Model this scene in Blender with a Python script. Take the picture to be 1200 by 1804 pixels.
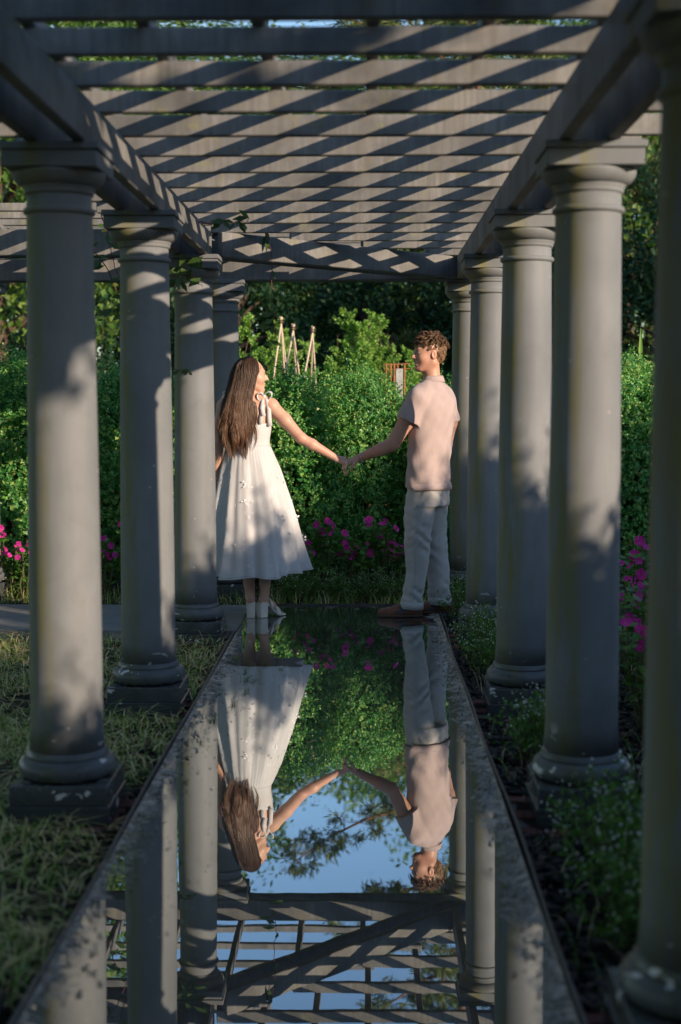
import bpy, bmesh, math
import numpy as np
from math import radians, sin, cos, pi
from mathutils import Vector

for o in list(bpy.data.objects):
    bpy.data.objects.remove(o, do_unlink=True)
SC = bpy.context.scene
COL = SC.collection

# ------------------------------------------------------------------ camera
CAM_H = 1.39
cd = bpy.data.cameras.new('camera')
cam = bpy.data.objects.new('camera', cd)
COL.objects.link(cam)
cam.location = (0, 0, CAM_H)
cam.rotation_euler = (radians(90 - 4.45), 0, radians(1.0175))
cd.sensor_fit = 'VERTICAL'
cd.sensor_height = 36.0
cd.sensor_width = 24.0
cd.lens = 50.0
cd.clip_end = 2000
cd.clip_start = 0.05
cd.dof.use_dof = True
cd.dof.focus_distance = 9.15
cd.dof.aperture_fstop = 2.2
SC.camera = cam

# ------------------------------------------------------------------ sky and sun
SUN_AZ = radians(50.0)       # the sun stands behind the camera, to its right
SUN_EL = radians(15.8)
w = bpy.data.worlds.new('World')
SC.world = w
w.use_nodes = True
nt = w.node_tree
nt.nodes.clear()
sky = nt.nodes.new('ShaderNodeTexSky')
sky.sky_type = 'NISHITA'
sky.sun_disc = False
sky.sun_elevation = SUN_EL
sky.sun_rotation = math.atan2(sin(SUN_AZ), -cos(SUN_AZ))
sky.air_density = 1.0
sky.dust_density = 0.4
sky.ozone_density = 2.6
bg = nt.nodes.new('ShaderNodeBackground')
bg.inputs['Strength'].default_value = 0.15
wo = nt.nodes.new('ShaderNodeOutputWorld')
# a few thin high clouds
tc = nt.nodes.new('ShaderNodeTexCoord')
mp = nt.nodes.new('ShaderNodeMapping'); mp.inputs['Scale'].default_value = (1.0, 1.0, 3.5)
cn = nt.nodes.new('ShaderNodeTexNoise'); cn.inputs['Scale'].default_value = 3.1; cn.inputs['Detail'].default_value = 5.0
cr = nt.nodes.new('ShaderNodeValToRGB')
cr.color_ramp.elements[0].position = 0.56; cr.color_ramp.elements[0].color = (0, 0, 0, 1)
cr.color_ramp.elements[1].position = 0.85; cr.color_ramp.elements[1].color = (0.45, 0.45, 0.45, 1)
mx = nt.nodes.new('ShaderNodeMix'); mx.data_type = 'RGBA'
mx.inputs['B'].default_value = (3.2, 3.1, 3.2, 1)
nt.links.new(tc.outputs['Generated'], mp.inputs['Vector'])
nt.links.new(mp.outputs['Vector'], cn.inputs['Vector'])
nt.links.new(cn.outputs['Fac'], cr.inputs['Fac'])
nt.links.new(cr.outputs['Color'], mx.inputs['Factor'])
nt.links.new(sky.outputs['Color'], mx.inputs['A'])
nt.links.new(mx.outputs['Result'], bg.inputs['Color'])
nt.links.new(bg.outputs['Background'], wo.inputs['Surface'])

sd = bpy.data.lights.new('sun', 'SUN')
sd.energy = 4.1
sd.angle = radians(0.5)
sd.color = (1.0, 0.77, 0.57)
sun = bpy.data.objects.new('sun', sd)
COL.objects.link(sun)
TRAVEL = Vector((-sin(SUN_AZ) * cos(SUN_EL), cos(SUN_AZ) * cos(SUN_EL), -sin(SUN_EL)))
sun.rotation_euler = TRAVEL.to_track_quat('-Z', 'Y').to_euler()

vs = SC.view_settings
vs.view_transform = 'Standard'
vs.look = 'None'
vs.exposure = 0.64
vs.gamma = 1.0
vs.use_curve_mapping = False

# ------------------------------------------------------------------ helpers
def rng(seed):
    return np.random.default_rng(seed)

def tag(o, label=None, cat=None, group=None, kind=None):
    if label: o['label'] = label
    if cat: o['category'] = cat
    if group: o['group'] = group
    if kind: o['kind'] = kind
    return o

def empty(name, loc=(0, 0, 0), rz=0.0, parent=None):
    o = bpy.data.objects.new(name, None)
    o.empty_display_size = 0.1
    COL.objects.link(o)
    o.location = loc
    o.rotation_euler = (0, 0, rz)
    if parent: o.parent = parent
    return o

def obj(name, me, mat=None, parent=None, loc=None):
    o = bpy.data.objects.new(name, me)
    COL.objects.link(o)
    if mat is not None and len(me.materials) == 0:
        me.materials.append(mat)
    if parent: o.parent = parent
    if loc is not None: o.location = loc
    return o

def arr_mesh(name, V, Q, smooth=False):
    """mesh from a vertex array and an (n,3) or (n,4) face array"""
    V = np.ascontiguousarray(V, dtype=np.float32)
    Q = np.ascontiguousarray(Q, dtype=np.int32)
    me = bpy.data.meshes.new(name)
    me.vertices.add(len(V))
    me.vertices.foreach_set('co', V.ravel())
    n, k = Q.shape
    me.loops.add(n * k)
    me.loops.foreach_set('vertex_index', Q.ravel())
    me.polygons.add(n)
    me.polygons.foreach_set('loop_start', np.arange(0, n * k, k, dtype=np.int32))
    me.polygons.foreach_set('loop_total', np.full(n, k, dtype=np.int32))
    if smooth:
        me.polygons.foreach_set('use_smooth', np.ones(n, dtype=bool))
    me.update(calc_edges=True)
    me.validate()
    return me

def py_mesh(name, V, F, smooth=False):
    me = bpy.data.meshes.new(name)
    me.from_pydata([tuple(map(float, v)) for v in V], [], [tuple(map(int, f)) for f in F])
    if smooth:
        for p in me.polygons: p.use_smooth = True
    me.update()
    return me

def box_vf(x0, x1, y0, y1, z0, z1, off=0):
    V = [(x0, y0, z0), (x1, y0, z0), (x1, y1, z0), (x0, y1, z0), (x0, y0, z1), (x1, y0, z1), (x1, y1, z1), (x0, y1, z1)]
    F = [(0, 3, 2, 1), (4, 5, 6, 7), (0, 1, 5, 4), (1, 2, 6, 5), (2, 3, 7, 6), (3, 0, 4, 7)]
    return V, [tuple(i + off for i in f) for f in F]

def box_mesh(name, x0, x1, y0, y1, z0, z1, bevel=0.0, seg=1):
    V, F = box_vf(x0, x1, y0, y1, z0, z1)
    me = py_mesh(name, V, F)
    if bevel > 0:
        bm = bmesh.new(); bm.from_mesh(me)
        bmesh.ops.bevel(bm, geom=list(bm.edges), offset=bevel, segments=seg, affect='EDGES', profile=0.5)
        bm.to_mesh(me); bm.free()
    return me

def lathe_mesh(name, prof, n=32, cap=True, smooth=True):
    P = np.array(prof, float)
    a = np.linspace(0, 2 * pi, n, endpoint=False)
    V = np.stack([P[:, None, 0] * np.cos(a), P[:, None, 0] * np.sin(a), np.repeat(P[:, 1:2], n, 1)], -1).reshape(-1, 3)
    F = []
    for i in range(len(P) - 1):
        for j in range(n):
            k = (j + 1) % n
            F.append((i * n + j, i * n + k, (i + 1) * n + k, (i + 1) * n + j))
    if cap:
        F.append(tuple(range(n - 1, -1, -1)))
        F.append(tuple(range((len(P) - 1) * n, len(P) * n)))
    me = py_mesh(name, V, F, smooth)
    return me

def tube_vf(pts, rad, n=6, off=0):
    P = np.array(pts, float); m = len(P)
    R = np.broadcast_to(np.array(rad, float), (m,))
    T = np.gradient(P, axis=0)
    T /= np.linalg.norm(T, axis=1, keepdims=True) + 1e-9
    ref = np.array([0.31, 0.17, 0.93]) if abs(T[0, 2]) < 0.9 else np.array([0.93, 0.31, 0.17])
    U = np.cross(T, ref); U /= np.linalg.norm(U, axis=1, keepdims=True) + 1e-9
    W = np.cross(T, U)
    a = np.linspace(0, 2 * pi, n, endpoint=False)
    V = P[:, None] + R[:, None, None] * (np.cos(a)[None, :, None] * U[:, None] + np.sin(a)[None, :, None] * W[:, None])
    i = np.arange(m - 1)[:, None] * n; j = np.arange(n)[None, :]; k = (j + 1) % n
    F = np.stack([i + j, i + k, i + n + k, i + n + j], -1).reshape(-1, 4)
    return V.reshape(-1, 3), F + off

class Tubes:
    def __init__(s): s.V = []; s.F = []; s.n = 0
    def add(s, pts, rad, n=6):
        V, F = tube_vf(pts, rad, n, s.n)
        s.V.append(V); s.F.append(F); s.n += len(V)
    def mesh(s, name, smooth=True):
        return arr_mesh(name, np.concatenate(s.V), np.concatenate(s.F), smooth)

def norm(A):
    return A / (np.linalg.norm(A, axis=-1, keepdims=True) + 1e-9)

def leaves(P, D, N, L, W, fold=0.12):
    """folded diamond leaves: base point P, direction D, normal N, length L, width W"""
    n = len(P)
    D = norm(D); S = norm(np.cross(D, N)); N = np.cross(S, D)
    L = np.broadcast_to(L, (n,))[:, None]; W = np.broadcast_to(W, (n,))[:, None]
    b = P; t = P + D * L
    m = P + D * L * 0.48
    s1 = m + S * W * 0.5 + N * W * fold
    s2 = m - S * W * 0.5 + N * W * fold
    V = np.stack([b, s1, t, s2], 1).reshape(-1, 3)
    i = np.arange(n)[:, None] * 4
    Q = np.concatenate([i + np.array([[0, 1, 2]]), i + np.array([[0, 2, 3]])], 0)
    return V, Q

class Leaves:
    def __init__(s): s.V = []; s.F = []; s.n = 0
    def add(s, *a, **k):
        V, F = leaves(*a, **k)
        s.V.append(V); s.F.append(F + s.n); s.n += len(V)
    def mesh(s, name):
        return arr_mesh(name, np.concatenate(s.V), np.concatenate(s.F))

def rdir(r, n):
    return norm(r.normal(size=(n, 3)))

def copy_tree(o, parent=None):
    c = o.copy(); COL.objects.link(c)
    if parent: c.parent = parent
    for ch in list(o.children):
        copy_tree(ch, c)
    return c

# ------------------------------------------------------------------ materials
class NT:
    def __init__(s, name):
        s.m = bpy.data.materials.new(name); s.m.use_nodes = True
        s.t = s.m.node_tree; s.t.nodes.clear()
        s.out = s.n('ShaderNodeOutputMaterial')
    def n(s, typ, **k):
        x = s.t.nodes.new(typ)
        for a, v in k.items():
            setattr(x, a, v)
        return x
    def l(s, a, b): s.t.links.new(a, b)
    def coord(s, kind='Object', scale=(1, 1, 1)):
        c = s.n('ShaderNodeTexCoord'); m = s.n('ShaderNodeMapping')
        m.inputs['Scale'].default_value = scale
        s.l(c.outputs[kind], m.inputs['Vector']); return m.outputs['Vector']
    def noise(s, vec, scale, detail=4.0, rough=0.55, dist=0.0):
        x = s.n('ShaderNodeTexNoise')
        x.inputs['Scale'].default_value = scale; x.inputs['Detail'].default_value = detail
        x.inputs['Roughness'].default_value = rough; x.inputs['Distortion'].default_value = dist
        if vec is not None: s.l(vec, x.inputs['Vector'])
        return x.outputs['Fac']
    def ramp(s, fac, stops):
        x = s.n('ShaderNodeValToRGB'); e = x.color_ramp.elements
        while len(e) < len(stops): e.new(0.5)
        for q, (p, c) in zip(e, stops):
            q.position = p
            q.color = (c, c, c, 1) if isinstance(c, (int, float)) else (*c, 1)
        s.l(fac, x.inputs['Fac']); return x.outputs['Color']
    def mix(s, fac, a, b, blend='MIX'):
        x = s.n('ShaderNodeMix', data_type='RGBA', blend_type=blend)
        for v, key in ((fac, 'Factor'), (a, 'A'), (b, 'B')):
            if isinstance(v, (int, float)):
                if key == 'Factor': x.inputs[key].default_value = v
                else: x.inputs[key].default_value = (v, v, v, 1)
            elif isinstance(v, tuple): x.inputs[key].default_value = (*v, 1)
            else: s.l(v, x.inputs[key])
        return x.outputs['Result']
    def math(s, op, a, b=0.0, c=0.0):
        x = s.n('ShaderNodeMath', operation=op)
        for i, v in enumerate((a, b, c)):
            if isinstance(v, (int, float)): x.inputs[i].default_value = v
            else: s.l(v, x.inputs[i])
        return x.outputs[0]
    def sep(s, vec):
        x = s.n('ShaderNodeSeparateXYZ'); s.l(vec, x.inputs[0]); return x.outputs
    def bump(s, h, strength=0.3, dist=0.01):
        x = s.n('ShaderNodeBump'); x.inputs['Strength'].default_value = strength
        x.inputs['Distance'].default_value = dist
        s.l(h, x.inputs['Height']); return x.outputs['Normal']
    def bsdf(s, col, rough=0.6, spec=0.4, normal=None, **k):
        x = s.n('ShaderNodeBsdfPrincipled')
        if isinstance(col, tuple): x.inputs['Base Color'].default_value = (*col, 1)
        else: s.l(col, x.inputs['Base Color'])
        if isinstance(rough, (int, float)): x.inputs['Roughness'].default_value = rough
        else: s.l(rough, x.inputs['Roughness'])
        x.inputs['Specular IOR Level'].default_value = spec
        for kk, v in k.items(): x.inputs[kk].default_value = v
        if normal is not None: s.l(normal, x.inputs['Normal'])
        return x.outputs[0]
    def done(s, shader):
        s.l(shader, s.out.inputs['Surface']); return s.m

def mat_leaf(name, stops, trans=0.3, rough=0.5, spec=0.35, tcol=None):
    t = NT(name)
    g = t.n('ShaderNodeNewGeometry')
    oi = t.n('ShaderNodeObjectInfo')
    f = t.math('FRACT', t.math('ADD', g.outputs['Random Per Island'], t.math('MULTIPLY', oi.outputs['Random'], 0.35)))
    c = t.ramp(g.outputs['Random Per Island'], stops)
    n = t.noise(t.coord('Object'), 1.3, 2.0)
    c = t.mix(t.ramp(n, [(0.35, 0.0), (0.7, 0.35)]), c, t.mix(1.0, c, (1.25, 1.1, 0.7), 'MULTIPLY'))
    p = t.bsdf(c, rough, spec)
    tr = t.n('ShaderNodeBsdfTranslucent'); t.l(t.mix(1.0, c, tcol or (1.2, 1.3, 0.5), 'MULTIPLY'), tr.inputs['Color'])
    ms = t.n('ShaderNodeMixShader'); ms.inputs[0].default_value = trans
    t.l(p, ms.inputs[1]); t.l(tr.outputs[0], ms.inputs[2])
    return t.done(ms.outputs[0])

def mat_plain(name, col, rough=0.6, spec=0.4, var=0.15, scale=20.0, bump=0.0, bscale=60.0, **k):
    t = NT(name); v = t.coord('Object')
    n = t.noise(v, scale, 4.0)
    dk = tuple(c * (1 - var) for c in col); lt = tuple(min(1, c * (1 + var)) for c in col)
    c = t.ramp(n, [(0.3, dk), (0.7, lt)])
    nm = t.bump(t.noise(v, bscale, 4.0), bump, 0.004) if bump else None
    return t.done(t.bsdf(c, rough, spec, nm, **k))

M = {}
def build_materials():
    # ---- painted column: taupe grey, algae streaks on the damp side, chips and wet foot
    t = NT('column_paint'); v = t.coord('Object'); x, y, z = t.sep(v)
    oi = t.n('ShaderNodeObjectInfo')
    vv = t.n('ShaderNodeVectorMath', operation='ADD')
    cm = t.n('ShaderNodeCombineXYZ')
    for i in range(3): t.l(t.math('MULTIPLY', oi.outputs['Random'], 37.0 + 11 * i), cm.inputs[i])
    t.l(v, vv.inputs[0]); t.l(cm.outputs[0], vv.inputs[1]); rv = vv.outputs[0]
    st = t.n('ShaderNodeMapping'); st.inputs['Scale'].default_value = (1, 1, 0.12); t.l(rv, st.inputs['Vector'])
    n1 = t.noise(rv, 2.2, 5.0); n2 = t.noise(st.outputs[0], 26.0, 5.0, 0.6); n3 = t.noise(rv, 9.0, 6.0, 0.65)
    base = t.ramp(n1, [(0.3, (0.170, 0.188, 0.202)), (0.7, (0.228, 0.247, 0.260))])
    base = t.mix(t.ramp(n2, [(0.4, 0.0), (0.75, 0.4)]), base, (0.155, 0.167, 0.172))
    base = t.mix(t.ramp(t.noise(rv, 4.5, 6.0, 0.7, 0.8), [(0.52, 0.0), (0.68, 0.35)]), base, (0.142, 0.153, 0.158))
    # algae on the -x side
    side = t.ramp(t.math('ADD', t.math('MULTIPLY', x, -3.6), t.math('MULTIPLY', y, -1.6)), [(0.22, 0.0), (0.42, 1.0), (0.62, 0.35)])
    alg = t.math('MULTIPLY', side, t.ramp(n2, [(0.36, 0.0), (0.6, 0.9)]))
    base = t.mix(alg, base, (0.205, 0.2, 0.075))
    # splashed dark foot with an uneven upper line
    wet = t.math('ADD', z, t.math('MULTIPLY', t.math('SUBTRACT', n3, 0.5), -0.35))
    wetf = t.ramp(wet, [(0.03, 0.92), (0.09, 0.75), (0.20, 0.45), (0.45, 0.0)])
    base = t.mix(wetf, base, (0.055, 0.060, 0.062))
    # white primer showing where paint has flaked off near the foot
    sc4 = t.n('ShaderNodeMapping'); sc4.inputs['Scale'].default_value = (1, 1, 1.9); t.l(rv, sc4.inputs['Vector'])
    n4 = t.noise(sc4.outputs[0], 11.0, 4.0, 0.55, 0.5)
    low = t.ramp(z, [(0.0, 1.0), (0.22, 1.0), (0.30, 0.0)])
    chip = t.math('MULTIPLY', t.ramp(n4, [(0.652, 0.0), (0.658, 1.0)]), low)
    base = t.mix(chip, base, (0.66, 0.65, 0.62))
    spot = t.n('ShaderNodeTexVoronoi'); spot.inputs['Scale'].default_value = 9.0; t.l(rv, spot.inputs['Vector'])
    base = t.mix(t.ramp(spot.outputs['Distance'], [(0.045, 0.75), (0.06, 0.0)]), base, (0.42, 0.40, 0.37))
    rg = t.ramp(wet, [(0.02, 0.16), (0.12, 0.3), (0.25, 0.5), (0.45, 0.62)])
    hb = t.math('ADD', t.math('MULTIPLY', t.noise(rv, 90.0, 3.0), 0.25), t.math('MULTIPLY', chip, -1.0))
    M['column'] = t.done(t.bsdf(base, rg, 0.25, t.bump(hb, 0.25, 0.003)))

    # ---- weathered painted pergola timber
    t = NT('pergola_timber'); v = t.coord('Object')
    oi = t.n('ShaderNodeObjectInfo')
    vv = t.n('ShaderNodeVectorMath', operation='ADD'); cm = t.n('ShaderNodeCombineXYZ')
    for i in range(3): t.l(t.math('MULTIPLY', oi.outputs['Random'], 23.0 + 7 * i), cm.inputs[i])
    t.l(v, vv.inputs[0]); t.l(cm.outputs[0], vv.inputs[1]); rv = vv.outputs[0]
    n1 = t.noise(rv, 3.0, 5.0, 0.6, 0.3); n2 = t.noise(rv, 14.0, 6.0, 0.7)
    mv = t.n('ShaderNodeMapping'); mv.inputs['Scale'].default_value = (45, 45, 3.0); t.l(rv, mv.inputs['Vector'])
    gr = t.noise(mv.outputs[0], 1.0, 3.0, 0.6)
    base = t.ramp(n1, [(0.30, (0.085, 0.092, 0.094)), (0.48, (0.185, 0.191, 0.190)), (0.70, (0.300, 0.300, 0.284))])
    base = t.mix(t.ramp(gr, [(0.35, 0.55), (0.62, 0.0)]), base, (0.125, 0.12, 0.105))
    base = t.mix(t.ramp(n2, [(0.56, 0.0), (0.70, 0.6)]), base, (0.225, 0.225, 0.09))
    base = t.mix(t.ramp(t.noise(rv, 6.0, 6.0, 0.7, 1.0), [(0.58, 0.0), (0.70, 0.55)]), base, (0.145, 0.145, 0.13))
    M['timber'] = t.done(t.bsdf(base, 0.62, 0.3, t.bump(t.math('ADD', gr, n2), 0.25, 0.004)))

    # ---- flooded path: dark wet stone seen through a film of water
    t = NT('path_stone'); v = t.coord('Object')
    c = t.ramp(t.noise(v, 6.0, 6.0), [(0.3, (0.035, 0.037, 0.036)), (0.7, (0.075, 0.074, 0.068))])
    M['path'] = t.done(t.bsdf(c, 0.45, 0.4, t.bump(t.noise(v, 60.0, 5.0), 0.3, 0.004)))
    t = NT('side_path_stone'); v = t.coord('Object')
    c = t.ramp(t.noise(v, 3.0, 7.0, 0.65), [(0.3, (0.16, 0.16, 0.155)), (0.7, (0.27, 0.265, 0.25))])
    M['side_path'] = t.done(t.bsdf(c, 0.55, 0.35, t.bump(t.noise(v, 70.0, 5.0), 0.3, 0.004)))

    t = NT('shallow_water'); v = t.coord('Object'); x, y, z = t.sep(v)
    fr = t.n('ShaderNodeLayerWeight'); fr.inputs['Blend'].default_value = 0.5
    rip = t.noise(v, 2.4, 2.0, 0.5)
    fine = t.noise(v, 260.0, 3.0, 0.6)
    nm = t.bump(t.math('ADD', rip, t.math('MULTIPLY', t.noise(v, 14.0, 2.0), 0.12)), 0.012, 0.02)
    gl = t.n('ShaderNodeBsdfGlossy'); t.l(t.ramp(t.math('ADD', t.math('MULTIPLY', y, 0.1), t.math('MULTIPLY', t.math('SUBTRACT', t.noise(v, 3.0, 4.0), 0.5), 0.12)), [(0.70, 0.003), (0.85, 0.03), (0.95, 0.11)]), gl.inputs['Roughness'])
    gl.inputs['Color'].default_value = (0.84, 0.89, 0.90, 1)
    t.l(nm, gl.inputs['Normal'])
    dark = t.bsdf((0.022, 0.026, 0.024), 0.5, 0.3)
    ms = t.n('ShaderNodeMixShader')
    t.l(t.ramp(fr.outputs['Facing'], [(0.0, 0.06), (0.5, 0.32), (0.63, 0.53), (0.78, 0.75), (0.95, 0.86)]), ms.inputs[0])
    t.l(dark, ms.inputs[1]); t.l(gl.outputs[0], ms.inputs[2])
    # silt and pollen film at the two edgings, paled to imitate sun patches
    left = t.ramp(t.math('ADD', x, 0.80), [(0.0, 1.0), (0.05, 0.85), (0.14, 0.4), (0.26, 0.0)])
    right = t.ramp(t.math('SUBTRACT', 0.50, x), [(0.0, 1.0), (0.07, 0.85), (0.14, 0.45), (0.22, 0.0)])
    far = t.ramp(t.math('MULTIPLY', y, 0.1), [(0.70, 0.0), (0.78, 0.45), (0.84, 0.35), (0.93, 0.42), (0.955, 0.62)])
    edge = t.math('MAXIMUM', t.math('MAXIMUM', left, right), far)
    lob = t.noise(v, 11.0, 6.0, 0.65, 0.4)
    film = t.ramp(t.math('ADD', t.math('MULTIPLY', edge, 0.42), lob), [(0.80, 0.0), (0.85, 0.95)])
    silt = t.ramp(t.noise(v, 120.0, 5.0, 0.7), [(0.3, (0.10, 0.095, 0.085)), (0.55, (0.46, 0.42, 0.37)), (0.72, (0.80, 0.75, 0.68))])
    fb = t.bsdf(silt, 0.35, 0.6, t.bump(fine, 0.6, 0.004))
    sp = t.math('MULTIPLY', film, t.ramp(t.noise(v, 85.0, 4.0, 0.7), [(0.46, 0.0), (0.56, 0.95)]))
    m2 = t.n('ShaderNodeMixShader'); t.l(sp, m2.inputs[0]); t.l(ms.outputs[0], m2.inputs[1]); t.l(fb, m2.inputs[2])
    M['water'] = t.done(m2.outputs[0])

    # ---- soil, ground, brick, metal
    t = NT('soil'); v = t.coord('Object')
    c = t.ramp(t.noise(v, 9.0, 7.0, 0.7), [(0.3, (0.014, 0.011, 0.009)), (0.7, (0.05, 0.037, 0.027))])
    M['soil'] = t.done(t.bsdf(c, 0.85, 0.25, t.bump(t.noise(v, 45.0, 6.0, 0.7), 1.0, 0.03)))
    t = NT('ground'); v = t.coord('Object')
    c = t.ramp(t.noise(v, 0.7, 7.0, 0.7), [(0.3, (0.03, 0.055, 0.018)), (0.7, (0.07, 0.09, 0.03))])
    M['ground'] = t.done(t.bsdf(c, 0.9, 0.2, t.bump(t.noise(v, 30.0, 6.0, 0.7), 1.0, 0.05)))
    t = NT('mulch'); g = t.n('ShaderNodeNewGeometry')
    M['mulch'] = t.done(t.bsdf(t.ramp(g.outputs['Random Per Island'], [(0.0, (0.010, 0.009, 0.009)), (0.6, (0.028, 0.022, 0.019)), (0.9, (0.075, 0.05, 0.037)), (1.0, (0.11, 0.075, 0.055))]), 0.6, 0.4))
    t = NT('brick'); v = t.coord('Object'); oi = t.n('ShaderNodeObjectInfo')
    c = t.ramp(oi.outputs['Random'], [(0.0, (0.13, 0.042, 0.03)), (0.6, (0.20, 0.07, 0.05)), (1.0, (0.16, 0.085, 0.065))])
    c = t.mix(t.ramp(t.noise(v, 22.0, 6.0, 0.7), [(0.45, 0.0), (0.7, 0.6)]), c, (0.06, 0.055, 0.04))
    M['brick'] = t.done(t.bsdf(c, 0.75, 0.3, t.bump(t.noise(v, 80.0, 5.0), 0.5, 0.004)))
    t = NT('edging_metal'); v = t.coord('Object')
    c = t.ramp(t.noise(v, 14.0, 6.0, 0.7), [(0.35, (0.075, 0.072, 0.07)), (0.6, (0.15, 0.135, 0.12)), (0.75, (0.11, 0.06, 0.035))])
    M['edging'] = t.done(t.bsdf(c, 0.42, 0.5, t.bump(t.noise(v, 70.0, 4.0), 0.3, 0.003), Metallic=0.35))
    t = NT('wet_silt_sunlit_tone'); v = t.coord('Object')
    c = t.ramp(t.noise(v, 30.0, 6.0, 0.7), [(0.32, (0.09, 0.083, 0.072)), (0.50, (0.33, 0.29, 0.24)), (0.66, (0.66, 0.59, 0.50))])  # pale stops imitate sunlight falling on the silt
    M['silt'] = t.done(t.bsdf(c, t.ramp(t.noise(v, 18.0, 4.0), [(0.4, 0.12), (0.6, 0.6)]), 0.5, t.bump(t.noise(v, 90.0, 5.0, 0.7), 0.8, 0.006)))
    M['mortar'] = mat_plain('mortar', (0.17, 0.165, 0.145), 0.85, 0.2, 0.3, 25.0, 0.6, 70.0)

    # ---- foliage
    M['box'] = mat_leaf('boxwood_leaf', [(0.0, (0.032, 0.17, 0.05)), (0.45, (0.08, 0.31, 0.075)), (0.80, (0.22, 0.48, 0.11)), (0.97, (0.42, 0.60, 0.18)), (1.0, (0.34, 0.28, 0.11))], 0.22, 0.42, 0.5)
    M['tree'] = mat_leaf('tree_leaf', [(0.0, (0.045, 0.115, 0.022)), (0.6, (0.10, 0.20, 0.036)), (1.0, (0.18, 0.27, 0.065))], 0.28, 0.5)
    M['dark_tree'] = mat_leaf('evergreen_leaf', [(0.0, (0.008, 0.040, 0.016)), (0.6, (0.018, 0.064, 0.025)), (1.0, (0.035, 0.095, 0.032))], 0.15, 0.5)
    M['pine'] = mat_leaf('pine_needles', [(0.0, (0.06, 0.10, 0.028)), (0.6, (0.11, 0.155, 0.045)), (1.0, (0.20, 0.23, 0.08))], 0.15, 0.5)
    M['plume'] = mat_leaf('feathery_leaf', [(0.0, (0.12, 0.27, 0.05)), (0.6, (0.21, 0.40, 0.08)), (1.0, (0.32, 0.48, 0.13))], 0.3, 0.5)
    M['flower_leaf'] = mat_leaf('bedding_leaf', [(0.0, (0.05, 0.15, 0.024)), (0.7, (0.10, 0.24, 0.045)), (1.0, (0.18, 0.32, 0.08))], 0.3, 0.4)
    M['vine_leaf'] = mat_leaf('vine_leaf', [(0.0, (0.035, 0.080, 0.018)), (0.7, (0.06, 0.12, 0.03)), (0.9, (0.12, 0.12, 0.03)), (1.0, (0.30, 0.05, 0.03))], 0.3, 0.4)
    M['petal'] = mat_leaf('pink_petal', [(0.0, (0.50, 0.012, 0.26)), (1.0, (0.72, 0.05, 0.42))], 0.25, 0.5, 0.3, (1.0, 0.6, 0.9))
    M['white_petal'] = mat_leaf('white_petal', [(0.0, (0.60, 0.62, 0.56)), (1.0, (0.8, 0.8, 0.75))], 0.2, 0.5, 0.3, (1, 1, 1))
    t = NT('grass_blade'); g = t.n('ShaderNodeNewGeometry')
    c = t.ramp(g.outputs['Random Per Island'], [(0.0, (0.11, 0.27, 0.025)), (0.5, (0.24, 0.42, 0.05)), (0.66, (0.40, 0.46, 0.10)), (0.72, (0.62, 0.50, 0.22)), (1.0, (0.78, 0.66, 0.38))])
    M['grass'] = t.done(t.bsdf(c, 0.5, 0.35))
    t = NT('straw'); g = t.n('ShaderNodeNewGeometry')
    M['straw'] = t.done(t.bsdf(t.ramp(g.outputs['Random Per Island'], [(0.0, (0.34, 0.26, 0.09)), (0.4, (0.58, 0.46, 0.19)), (0.8, (0.74, 0.61, 0.30)), (1.0, (0.34, 0.40, 0.07))]), 0.6, 0.3))
    M['bark'] = mat_plain('bark', (0.085, 0.062, 0.045), 0.9, 0.2, 0.5, 12.0, 1.0, 30.0)
    M['pine_bark'] = mat_plain('pine_bark', (0.16, 0.095, 0.065), 0.9, 0.2, 0.5, 9.0, 1.0, 25.0)
    M['stem'] = mat_plain('stem', (0.10, 0.11, 0.045), 0.6, 0.3, 0.3, 30.0)
    M['vine_stem'] = mat_plain('vine_stem', (0.13, 0.045, 0.035), 0.6, 0.3, 0.3, 30.0)
    M['bamboo'] = mat_plain('bamboo', (0.54, 0.45, 0.33), 0.5, 0.35, 0.2, 18.0)
    M['rust'] = mat_plain('rusty_wood', (0.34, 0.15, 0.06), 0.8, 0.2, 0.3, 14.0)
    M['board'] = mat_plain('grey_board', (0.42, 0.42, 0.41), 0.7, 0.2, 0.2, 10.0)
    M['chip'] = mat_plain('debris', (0.36, 0.33, 0.27), 0.8, 0.2, 0.4, 40.0)
build_materials()

# ------------------------------------------------------------------ ground, beds, paths, water
XL, XR = -1.02, 0.728            # the two column lines
YC = [1.37, 3.04, 4.88, 6.55, 8.47, 10.2]   # column positions along the walk
BED = -0.05
E_L, E_R = -0.78, 0.48           # edges of the flooded walk
A0, A1 = 8.52, 9.62              # edges of the side path

def sheet(name, x0, x1, y0, y1, z, mat, nx=1, ny=1, amp=0.0, seed=0, thick=0.0):
    xs = np.linspace(x0, x1, nx + 1); ys = np.linspace(y0, y1, ny + 1)
    X, Y = np.meshgrid(xs, ys, indexing='ij')
    Z = np.full_like(X, z)
    if amp:
        r = rng(seed)
        for k in range(7):
            a, b, p, q = r.uniform(1.5, 9, 2).tolist() + r.uniform(0, 6, 2).tolist()
            Z += amp / 4 * np.sin(a * X + p + 1.3 * np.sin(b * Y * 0.5)) * np.sin(b * Y + q)
    V = np.stack([X, Y, Z], -1).reshape(-1, 3)
    i, j = np.meshgrid(np.arange(nx), np.arange(ny), indexing='ij')
    a = (i * (ny + 1) + j).ravel()
    Q = np.stack([a, a + ny + 1, a + ny + 2, a + 1], -1)
    return obj(name, arr_mesh(name, V, Q, smooth=bool(amp)), mat)

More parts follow.
